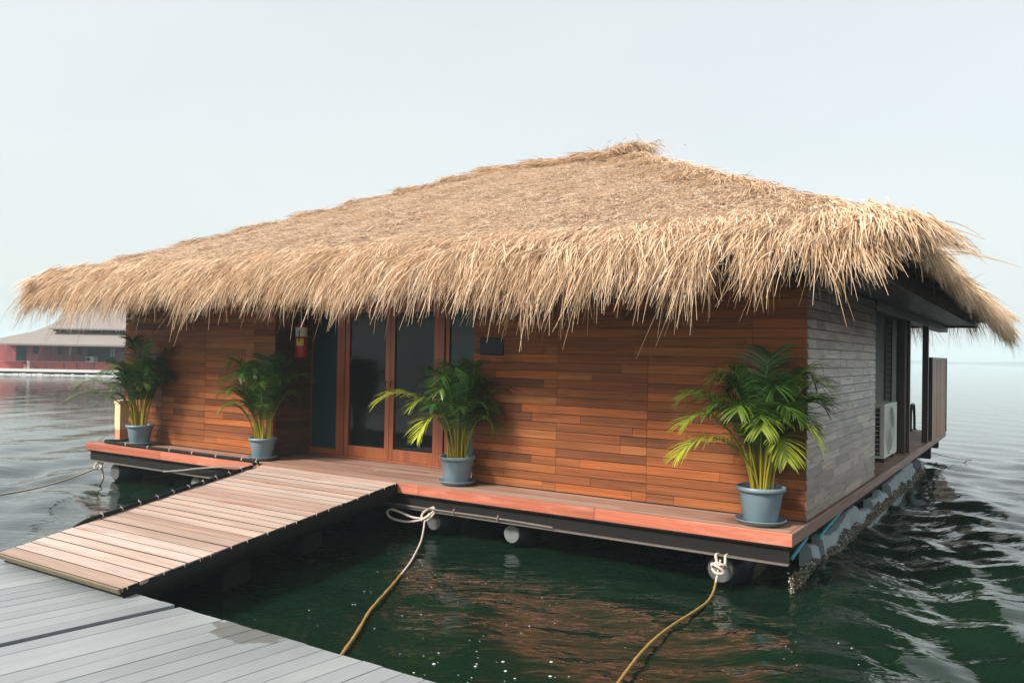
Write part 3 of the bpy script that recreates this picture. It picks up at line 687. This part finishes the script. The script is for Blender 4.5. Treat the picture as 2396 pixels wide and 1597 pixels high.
palm(-7.17,.38,'upright bushy potted palm between the left plank wall and the entrance',
     [(-.46,1.05,.0,1.08,.0),(-.58,.62,-.1,.75,.3),(-.5,.8,-.15,.88,.1),(0,1.1,.1,1.1,.0),(.15,1.06,-.1,1.06,.0),(.36,1.0,0,1.05,.0),(.6,.86,.05,.95,.05),(-.52,.42,-.2,.58,.35),(-.2,1.0,-.15,1.0,.0),(.3,.85,-.2,.9,.05)],1.0,22,5)
palm(-3.84,.36,'potted palm right of the doors with a bright yellow left frond',
     [(-.9,.66,-.1,.86,.85),(-.42,.3,-.3,.66,1.),(-.5,.62,-.25,.78,.5),(.1,1.02,.0,1.02,.15),(.0,.92,.1,.95,.1),(.66,.78,.05,.86,.0),(.45,.6,-.1,.75,.05),(.3,.85,.1,.9,.0),(.42,.4,-.2,.62,.1),(-.2,.8,-.2,.85,.2)],1.08,17,8,1.08)
palm(-.36,.3,'largest potted palm at the right corner of the front deck',
     [(.12,1.22,.12,1.2,.0),(-.72,.84,.0,.92,.1),(-.8,.34,-.2,.62,.75),(-.74,.62,-.15,.78,.4),(.58,.76,.0,.9,.05),(.42,.45,-.3,.78,.8),(.1,.34,-.4,.66,.55),(-.4,1.02,.05,1.02,.0),(.36,1.02,.1,1.04,.0),(.5,.58,.0,.8,.1),(-.3,.75,-.3,.85,.15),(.05,.95,-.25,.98,.05),(-.12,.6,-.4,.78,.4)],1.14,26,12,1.12)

# ------------------------------------------------------------------ gangway
TL,TR,BL,BR=(-6.73,-.006),(-4.43,-.006),(-5.25,-3.9),(-3.55,-3.9)
def rp(s,t,dz=0.): # s across (0 left), t down the ramp
    return (lerp(lerp(TL[0],BL[0],t),lerp(TR[0],BR[0],t),s), lerp(TL[1],BL[1],t), lerp(.004,-.165,t)+dz)
t=thing('gangway','sloping wooden plank gangway leading from the grey pier up to the entrance','gangway',W(0,0,0),YAW)
mb=MB(); n=25
for i in range(n):
    g1=random.choice((.0012,.0016,.0022,.003)); a,b=i/n+.001,(i+1)/n-g1; j=random.uniform(-.002,.002); e0,e1=random.uniform(-.004,.004),random.uniform(-.004,.004)
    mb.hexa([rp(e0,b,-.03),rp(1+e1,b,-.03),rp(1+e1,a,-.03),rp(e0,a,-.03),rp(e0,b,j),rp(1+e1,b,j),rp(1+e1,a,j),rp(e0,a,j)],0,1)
mb.build('deck_boards',[M['ramp'],M['gapshade']],t)
mb=MB()
for s0,s1 in ((.01,.035),(.3,.33),(.64,.67),(.965,.99)):
    mb.hexa([rp(s0,.985,-.16),rp(s1,.985,-.16),rp(s1,.02,-.16),rp(s0,.02,-.16),rp(s0,.985,-.032),rp(s1,.985,-.032),rp(s1,.02,-.032),rp(s0,.02,-.032)])
mb.build('bearers',M['black'],t)
mb=MB(); k=40; vs=[]; r=random.Random(4)
for i in range(k+1):
    q=i/k; w=.003*math.sin(i*2.1)+r.uniform(-.0015,.0015)
    vs+=[rp(1.004+w,q*.995,-.004+r.uniform(-.004,.003)),rp(1.007+w,q*.995,-.08),rp(1.005+w,q*.995,-.17+r.uniform(-.012,.012)),rp(1.001+w,q*.995,-.17),rp(1.0005,q*.995,-.02)]
mb.add(vs,[(i*5+j,i*5+(j+1)%5,(i+1)*5+(j+1)%5,(i+1)*5+j) for i in range(k) for j in range(5)],0,True); mb.build('side_skirt',M['black'],t)
for i in range(16):
    mb=MB(); q=(i+.5)/16; p0=rp(1.006,q+random.uniform(-.02,.02),.002); mb.box(p0[0]-.004,p0[0]+.006,p0[1]-.003,p0[1]+.003,p0[2]-.022,p0[2]+.003); mb.build('skirt_clip',M['clip'],t)
mb=MB(); mb.hexa([rp(0,1.001,-.04),rp(1,1.001,-.04),rp(1,.9985,-.04),rp(0,.9985,-.04),rp(0,1.006,-.004),rp(1,1.006,-.004),rp(1,1.001,-.001),rp(0,1.001,-.001)]); mb.build('end_strip',plain('mossy_edge',(.16,.13,.08),.8,.4,14,.4),t)
# two hidden float drums carry the low end
mb=MB()
for q in (.34,.62): mb.hexa([rp(.05,q+.09,-.4),rp(.95,q+.09,-.4),rp(.95,q,-.4),rp(.05,q,-.4),rp(.05,q+.09,-.162),rp(.95,q+.09,-.162),rp(.95,q,-.162),rp(.05,q,-.162)])
mb.build('float',M['black'],t,.02)

# ------------------------------------------------------------------ pier of two floating sections
def pier_mat():
    N=NT('grey_composite'); rnd=N.n('NewGeometry').outputs['Random Per Island']; c=N.coords((1,1,1),rnd)
    g=N.noise(N.n('VectorMath',{0:c,1:(60,2.2,1)},operation='MULTIPLY').outputs[0],1.,4,.6)
    big=N.noise(N.coords((.9,.9,1)),1.,4,.55)
    col=N.ramp(rnd,[(0,(.205,.225,.236)),(.5,(.24,.26,.27)),(1,(.275,.292,.3))])
    wc=N.n('VectorMath',{0:N.coords((1,1,0)),1:(-2.32,-3.8,0)},operation='SUBTRACT').outputs[0]; wd=N.n('VectorMath',{0:N.n('VectorMath',{0:wc,1:(3.,4.6,0)},operation='MULTIPLY').outputs[0]},operation='LENGTH').outputs['Value']
    wet=N.ramp(N.math('ADD',wd,N.math('MULTIPLY',N.math('SUBTRACT',N.noise(N.coords((7,7,1)),1.,4,.6),.5),1.1)),[(.8,1.),(.86,0.)])
    col=N.mix(.6,col,N.ramp(g,[(.3,.82),(.7,1.12)]),'MULTIPLY'); col=N.mix(.7,col,N.ramp(big,[(.3,.85),(.7,1.12)]),'MULTIPLY')
    col=N.mix(wet,col,(.13,.135,.13)); N.pbr(col,N.ramp(big,[(.3,.24),(.7,.4)]),N.bump(g,.25,.003)); return N.mat
M['pier']=pier_mat()
ZP=.315
def pier(label,name,u0,u1,v1,sk0,sk1,dz=0):
    t=thing('pier_section',label,'pier',W(0,0,ZP-ZD+dz),YAW); V0=-3.76
    mb=MB(); x=u0; wd=.152
    while x<u1-.02:
        x1=min(x+wd,u1); j=random.uniform(-.0015,.0015)
        def X(q,v): # boards lie slightly askew to the edge
            k=(v-V0); return q+k*lerp(sk0,sk1,(q-u0)/(u1-u0))
        e=random.uniform(-.006,.006)
        mb.hexa([(X(x+.003,v1),v1,-.03),(X(x1-.003,v1),v1,-.03),(X(x1-.003,V0+e),V0+e,-.03),(X(x+.003,V0+e),V0+e,-.03),(X(x+.003,v1),v1,j),(X(x1-.003,v1),v1,j),(X(x1-.003,V0+e),V0+e,j),(X(x+.003,V0+e),V0+e,j)])
        x=x1
    mb.build('deck_boards',M['pier'],t,.002)
    s0=(v1-V0)*sk0; s1=(v1-V0)*sk1
    mb=MB(); mb.hexa([(u0+s0+.01,v1+.01,-.12),(u1+s1-.01,v1+.01,-.12),(u1-.01,V0-.02,-.12),(u0+.01,V0-.02,-.12),(u0+s0+.01,v1+.01,-.034),(u1+s1-.01,v1+.01,-.034),(u1-.01,V0-.02,-.034),(u0+.01,V0-.02,-.034)]); mb.build('frame',M['steel'],t)
    mb=MB(); mb.hexa([(u0+s0+.1,v1+.1,-.36),(u1+s1-.1,v1+.1,-.36),(u1-.1,V0-.12,-.36),(u0+.1,V0-.12,-.36),(u0+s0+.1,v1+.1,-.122),(u1+s1-.1,v1+.1,-.122),(u1-.1,V0-.12,-.122),(u0+.1,V0-.12,-.122)]); mb.build('float',M['pontoon'],t,.03)
    return t
pier('grey composite pier section under the low end of the gangway','a',-13.0,-3.13,-9.2,.16,.155,.0)
p2=pier('grey composite pier section in the foreground nearest the mooring ropes','b',-3.085,7.5,-9.2,.155,-.12,-.006)
# ------------------------------------------------------------------ hose, ropes
t=thing('hose','black hose tied along the deck edge and down the left side of the gangway','hose')
hp=[W(-10.4,.56,.16),W(-10.42,.5,.1),W(-10.38,.38,.04),W(-10.62,.2,.025),W(-10.35,.1,.03)]
for x in np.arange(-9.8,-6.95,.35): hp.append(W(x,.085+.012*math.sin(x*9),.028))
hp+=[W(-6.9,.06,.028),W(-6.8,-.02,.03),W(-6.765,-.12,.02)]
for q in np.linspace(.06,.72,16): a=rp(-.004+.003*math.sin(q*40),q,.022); hp.append(W(*a))
hp+=[W(*rp(-.02,.77,.0)),W(*rp(-.05,.82,-.09)),W(*rp(-.09,.86,-.17))]
mb=MB(); path=catmull(hp,6); mb.tube(path,.021,8); mb.build('pipe',M['black'],t)
for i in range(20,len(path)-14,9):
    mb=MB(); a=(path[i+1]-path[i]).normalized(); mb.tube([path[i]-a*.006,path[i]+a*.006],.0235,6); q=path[i]+Vector((0,0,.022)); mb.tube([q,q+Vector((random.uniform(-.015,.015),random.uniform(-.015,.015),.014))],.0025,4); mb.build('cable_tie',M['paper'],t)
def rope(name,label,pts,r,cat='rope',mats=('rope',),split=None,knot=None,knotr=None,k=8,lump=0.0,group=None):
    t=thing(name,label,cat,(0,0,0),0,group); path=catmull(pts,k); mb=MB(); rr=random.Random(9)
    rs=r
    mi=0
    if split is not None:
        m=len(path)-1; mi=[0 if i/m<split else 1 for i in range(m)]
        rs=[r if i/m<split else r*(1+lump*rr.uniform(-.1,1)) for i in range(m+1)]
    mb.tube(path,rs,8,mi); mb.build('line',[M[x] for x in mats],t)
    if knot:
        mb=MB()
        for kp in knot: mb.tube(catmull(kp,6),knotr or r*1.05,8)
        mb.build('knot',M[mats[0]],t)
    return t
def WA(a,b,z): return W(a,b,z-ZD)     # absolute height
# looped rope in the middle
def hang(p,q,sag,n=6,lo=.0): 
    out=[]
    for i in range(n+1):
        s=i/n; w=p.lerp(q,s); w.z-=sag*4*s*(1-s); w.z=max(w.z,lo); out.append(w)
    return out
kp=W(-3.95,.0,-.29)
rope('mooring_rope','white looped mooring rope tied below the deck beside the gangway',
     [kp,W(-3.93,-.1,-.36),W(-3.86,-.2,-.4),W(-3.7,-.44,-.475),W(-3.53,-.73,-.52),W(-3.3,-1.12,-.535),W(-2.95,-1.76,-.53),W(-2.64,-2.36,-.53),W(-2.37,-2.79,-.53),W(-2.17,-3.13,-.53),W(-1.9,-3.6,-.53),W(-1.75,-3.85,-.5)],.0105,mats=('rope','ropealgae'),split=.5,lump=.5,
     knot=[[W(x+.1,y,z) for x,y,z in ((-4.02,.07,-.22),(-4.08,-.03,-.26),(-4.1,-.07,-.32),(-4.02,-.08,-.35),(-3.97,-.03,-.29),(-4.0,.05,-.25),(-4.06,-.02,-.24))],
           [W(x+.1,y,z) for x,y,z in ((-4.06,-.06,-.34),(-4.2,-.1,-.335),(-4.42,-.11,-.29),(-4.53,-.1,-.285),(-4.58,-.1,-.33),(-4.5,-.1,-.385),(-4.3,-.1,-.395),(-4.12,-.08,-.36),(-4.02,-.05,-.3),(-3.98,.0,-.25),(-4.02,.04,-.23))],
           [W(-4.0,-.06,-.37),W(-3.96,-.1,-.34),W(-3.89,-.07,-.3)]],knotr=.0135,group='mooring ropes of the house')
kp=W(-.62,-.01,-.3)
rope('mooring_rope','knotted mooring rope under the right corner of the house running to the pier',
     [kp,W(-.63,-.05,-.4),W(-.62,-.12,-.46),W(-.585,-.3,-.52),W(-.55,-.55,-.535),W(-.54,-.85,-.53),W(-.555,-1.42,-.53),W(-.52,-1.89,-.53),W(-.45,-2.33,-.53),W(-.37,-2.75,-.53),W(-.28,-3.2,-.53),W(-.2,-3.85,-.5)],.0102,mats=('rope','ropealgae'),split=.2,lump=.25,
     knot=[[W(-.66,.06,-.27),W(-.66,-.02,-.265),W(-.64,-.04,-.32),W(-.6,-.05,-.36),W(-.57,-.04,-.33),W(-.58,-.0,-.27),W(-.58,.06,-.265)],
           [W(-.66,-.04,-.33),W(-.6,-.075,-.325),W(-.56,-.04,-.345),W(-.6,-.02,-.38),W(-.67,-.05,-.375),W(-.67,-.08,-.33),W(-.6,-.08,-.36),W(-.57,-.06,-.4),W(-.63,-.08,-.41),W(-.68,-.06,-.38)]],knotr=.0135,group='mooring ropes of the house')
rope('mooring_rope','taut mooring rope running from the left pontoon out over the open water',
     hang(W(-10.55,.04,-.37),W(-8.1,-2.55,-.19),.05,8)+[W(-7.4,-3.3,-.12),W(-7.0,-3.75,-.2)],.011,mats=('rope',),knot=[[W(-10.5,.1,-.29),W(-10.56,.02,-.31),W(-10.54,-.02,-.38),W(-10.46,.03,-.38),W(-10.5,.08,-.28)],[W(-10.52,.05,-.32),W(-10.46,.06,-.44),W(-10.44,.08,-.7)]],knotr=.015,group='mooring ropes of the house')
rope('mooring_line','thin cord running from the far end of the deck down into the lake',
     hang(W(.0,10.3,-.23),W(.5,12.65,-.56),.03,6,-.02),.008,mats=('rope',))
rope('deck_cable','thin dark cable looping below the deck edge beside the gangway top',
     [W(-8.8,-.01,-.27),W(-8.3,-.03,-.2),W(-8.,-.04,-.15),W(-7.3,-.05,-.06),W(-7.0,-.06,-.045),W(-6.8,-.05,-.0)],.012,cat='cable',mats=('ropegrey',))
rope('post_line','thin line stretched from the cream post to the left deck corner',
     [W(-10.6,.44,.32),W(-10.7,.3,.14),W(-10.75,.15,.012)],.006,cat='line',mats=('ropegrey',))

# bubbles drifting on the pocket of water before the pier
mb=MB(); r=random.Random(21)
def bubble(a,b,s):
    p=WA(a,b,0); p.z=float(water_height(p.x,p.y,.06))+.003; n=8; vs=[]
    ph=r.random()*6
    for j in range(n): q=s*r.uniform(.8,1.15); vs.append((p.x+q*math.cos(ph+j*6.283/n),p.y+q*.8*math.sin(ph+j*6.283/n),p.z))
    for j in range(n): vs.append((p.x+.55*s*math.cos(ph+j*6.283/n),p.y+.45*s*math.sin(ph+j*6.283/n),p.z+s*.35))
    vs.append((p.x,p.y,p.z+s*.45)); mb.add(vs,[(j,(j+1)%n,n+(j+1)%n,n+j) for j in range(n)]+[(n+j,n+(j+1)%n,2*n) for j in range(n)],0,True)
for k in range(70): bubble(r.gauss(-1.05,.42),r.gauss(-3.0,.3),r.choice((.004,.005,.006,.008,.012)))
for k in range(60): bubble(r.uniform(-3.4,.8),r.uniform(-3.6,-.9),r.choice((.003,.004,.005,.007)))
tag(mb.build('bubbles',M['foamwhite']),'white foam bubbles scattered on the dark water before the pier','foam',kind='stuff')

# ------------------------------------------------------------------ red floating building far to the left
def far_building():
    Y=57.8; k=Y/1890.
    def X(px): return (px-1176)*k
    def Z(py): return max(0,(860-py)*k)
    t=thing('floating_building','far red walled floating building with a grey tiered roof','building',(X(120),Y,0),0)
    cx=X(120)
    def bx(mb,p0,p1,z0,z1,y0,y1): mb.box(X(p0)-cx,X(p1)-cx,y0,y1,z0,z1)
    redw=wood('far_red_wall',[(0,(.22,.036,.045)),(.5,(.26,.045,.055)),(1,(.3,.055,.06))],grain=(20,20,1)); redp=plain('far_red_panel',(.32,.05,.035),.6,.25,1.5)
    dark=plain('far_dark',(.006,.022,.026),.8,.3,1.,Specular_IOR_Level=.05); rfm=plain('far_roof',(.22,.19,.175),.8,.16,1.6,.3); pale=plain('far_pale',(.7,.7,.68),.6)
    mb=MB(); x=-120
    while x<420: bx(mb,x,x+9.5,Z(847),Z(786),3.0,3.2); x+=9.7
    mb.build('wall',redw,t)
    mb=MB(); bx(mb,-130,430,Z(852),Z(846),0,11); mb.build('deck_edge',pale,t)
    mb=MB(); bx(mb,-128,428,-.2,Z(852)-.01,.1,11); mb.build('float',dark,t)
    mb=MB(); r=random.Random(6); x=-128
    while x<428: w=r.uniform(4,16); bx(mb,x,x+w*.9,-.1,Z(858)+r.uniform(0,.07),-.05,.09); x+=w
    mb.build('foam_skirt',pale,t)
    for p0,p1,y0,y1,m in ((153,219,786,842,dark),(80,88,788,812,dark),(108,113,790,812,pale),(127,138,788,812,dark),(20,32,790,812,dark),(-20,3,788,835,dark),(250,300,790,830,dark)):
        mb=MB(); bx(mb,p0,p1,Z(y1),Z(y0)-.02,2.94,2.99); mb.build('window' if m is not pale else 'shutter',m,t)
    for p0 in (209,216): mb=MB(); bx(mb,p0,p0+3.6,Z(816),Z(793),2.86,2.93); mb.build('curtain',pale,t)
    mb=MB(); bx(mb,166,185,Z(829),Z(816),1.9,2.5); a=mb.build('cooling_unit',pale,t,.02); mb=MB(); mb.lathe([(0,-.01),(.14,-.01),(.15,0)],20,(X(172)-cx,1.89,Z(822.5)),0,'y'); mb.build('fan',dark,a)
    for p0,p1 in ((-20,44),(72,94),(94,118),(118,139),(141,168),(170,208),(210,300)):
        mb=MB(); bx(mb,p0+.4,p1-.4,Z(846),Z(830),.5,.58); mb.build('balustrade',redp if p0 not in (94,170) else redw,t)
    mb=MB(); bx(mb,-20,300,Z(829.5),Z(828),.48,.6); mb.build('handrail',plain('far_rail',(.55,.2,.17),.6),t)
    # lower roof: eave over the walls rising to the clerestory, upper hip roof on top
    xe0,xe1=X(-40)-cx,X(400)-cx; ze,zs,zt=Z(788),Z(757),Z(726)
    mb=MB(); a=[(xe0,-.6,ze),(xe1,-.6,ze),(xe1,10,ze),(xe0,10,ze)]; b=[(X(40)-cx,2.2,zs),(X(330)-cx,2.2,zs),(X(330)-cx,7.2,zs),(X(40)-cx,7.2,zs)]
    top=[(X(63)-cx,4.5,zt),(X(310)-cx,4.5,zt)]
    mb.add(a+b,[(0,1,5,4),(1,2,6,5),(2,3,7,6),(3,0,4,7)]); mb.add([b[0],b[1],b[2],b[3]]+top,[(0,1,5,4),(2,3,4,5),(0,4,3),(1,2,5)])
    mb.add([(p[0],p[1],p[2]-.12) for p in a]+a,[(0,1,5,4),(1,2,6,5),(2,3,7,6),(3,0,4,7),(3,2,1,0)]); rf=mb.build('roof',rfm,t)
    mb=MB(); bx(mb,90,274,Z(757),Z(748.5),1.7,6.9); mb.build('clerestory',dark,rf)
    mb=MB()
    for p0 in (124,162,205,240,262): bx(mb,p0,p0+1.3,Z(757),Z(749),1.64,1.69)
    mb.build('clerestory_posts',pale,rf)
    zc0,zc1=Z(750),Z(690); a=[(X(86)-cx,1.3,zc0),(X(330)-cx,1.3,zc0),(X(330)-cx,7.6,zc0),(X(86)-cx,7.6,zc0)]; top=[(X(135)-cx,4.5,zc1),(X(290)-cx,4.5,zc1)]
    mb=MB(); mb.add(a+top,[(0,1,5,4),(2,3,4,5),(3,0,4),(1,2,5)]); mb.add([(p[0],p[1],p[2]-.1) for p in a]+a,[(0,1,5,4),(1,2,6,5),(2,3,7,6),(3,0,4,7),(3,2,1,0)]); mb.build('upper_roof',rfm,rf)
    b=thing('bollard','white bollard on the edge of the far red floating building','bollard',(X(62.5),Y+.25,Z(846.2)))
    mb=MB(); mb.lathe([(.0,0),(.07,0),(.07,.42),(.1,.45),(.12,.5),(.1,.57),(0,.59)],16); mb.build('shaft',pale,b)
far_building()
# faint far shore
mb=MB(); n=160; vs=[]
for i in range(n+1):
    a=lerp(-1.2,1.2,i/n); R_=1350; x=R_*math.sin(a); y=R_*math.cos(a); h=5.5+2.2*math.sin(i*.21)+1.2*math.sin(i*.53+1)+.3*math.sin(i*1.7)
    vs+=[(x,y,-.5),(x*1.01,y*1.01,h*.7),(x*1.06,y*1.06,h)]
mb.add(vs,[(i*3+j,(i+1)*3+j,(i+1)*3+j+1,i*3+j+1) for i in range(n) for j in range(2)],0,True)
tag(mb.build('hills',plain('far_woods',(.05,.08,.05),.9,.4,.05)),kind='structure')

# ------------------------------------------------------------------ haze
N=NT('haze_air'); pv=N.n('VolumePrincipled',{'Color':(.78,.94,1.,1),'Density':.0011,'Anisotropy':.0}); N.t.links.new(pv.outputs[0],N.out.inputs['Volume'])
mb=MB(); mb.box(-1650,1650,-1650,1650,-1.6,24); hz=mb.build('haze',N.mat); tag(hz,kind='stuff')

# ------------------------------------------------------------------ light
SE=math.radians(40); SA=math.radians(-118)    # elevation, azimuth from +Y towards +X
sd=Vector((math.sin(SA)*math.cos(SE),math.cos(SA)*math.cos(SE),math.sin(SE)))
L=bpy.data.lights.new('sun','SUN'); L.energy=4.6; L.angle=math.radians(11); L.color=(1.,.94,.86)
lo=bpy.data.objects.new('sun',L); C.objects.link(lo); lo.rotation_euler=(-sd).to_track_quat('-Z','Y').to_euler(); lo.location=sd*30
w=bpy.data.worlds.new('World'); sc.world=w; w.use_nodes=True; nt=w.node_tree; nt.nodes.clear()
sky=nt.nodes.new('ShaderNodeTexSky'); sky.sky_type='NISHITA'; sky.sun_disc=False; sky.sun_elevation=SE; sky.sun_rotation=SA
sky.air_density=1.0; sky.dust_density=5.; sky.ozone_density=1.5; sky.altitude=0
mixn=nt.nodes.new('ShaderNodeMix'); mixn.data_type='RGBA'; mixn.inputs[0].default_value=.64
tcw=nt.nodes.new('ShaderNodeTexCoord'); mpw=nt.nodes.new('ShaderNodeMapping'); mpw.inputs['Scale'].default_value=(1.,1.,3.2); nt.links.new(tcw.outputs['Generated'],mpw.inputs[0])
nzw=nt.nodes.new('ShaderNodeTexNoise'); nzw.inputs['Scale'].default_value=1.7; nzw.inputs['Detail'].default_value=5; nzw.inputs['Roughness'].default_value=.55; nt.links.new(mpw.outputs[0],nzw.inputs['Vector'])
rpw=nt.nodes.new('ShaderNodeValToRGB'); rpw.color_ramp.elements[0].position=.3; rpw.color_ramp.elements[0].color=(.645,.685,.665,1); rpw.color_ramp.elements[1].position=.7; rpw.color_ramp.elements[1].color=(.7,.715,.685,1); nt.links.new(nzw.outputs[0],rpw.inputs[0])
scw=nt.nodes.new('ShaderNodeVectorMath'); scw.operation='SCALE'; scw.inputs['Scale'].default_value=10.; nt.links.new(rpw.outputs[0],scw.inputs[0]); nt.links.new(scw.outputs[0],mixn.inputs[7])
nt.links.new(sky.outputs[0],mixn.inputs[6])

bg=nt.nodes.new('ShaderNodeBackground'); bg.inputs[1].default_value=.112; nt.links.new(mixn.outputs[2],bg.inputs[0])
ow=nt.nodes.new('ShaderNodeOutputWorld'); nt.links.new(bg.outputs[0],ow.inputs[0])

# ------------------------------------------------------------------ camera
ROLL,PIT=math.radians(.998),math.radians(.887)
cp,sp=math.cos(PIT),math.sin(PIT); cr,sr=math.cos(ROLL),math.sin(ROLL)
Rv=Vector((1,0,0)); Dv=Vector((0,cp,sp)); Uv=Vector((0,-sp,cp)); R2=Rv*cr+Uv*sr; U2=Uv*cr-Rv*sr
cam=bpy.data.cameras.new('camera'); cam.sensor_width=36; cam.lens=1890/2352*36; cam.clip_end=6000; cam.clip_start=.05
co=bpy.data.objects.new('camera',cam); C.objects.link(co)
mx=Matrix((R2,U2,-Dv)).transposed().to_4x4(); mx.translation=Vector((0,0,ZC)); co.matrix_world=mx
sc.camera=co
sc.view_settings.view_transform='Standard'; sc.view_settings.look='None'; sc.view_settings.exposure=.54; sc.view_settings.gamma=1
sc.render.engine='CYCLES'; sc.cycles.use_denoising=True; sc.cycles.max_bounces=8; sc.cycles.volume_bounces=1; sc.cycles.caustics_reflective=False
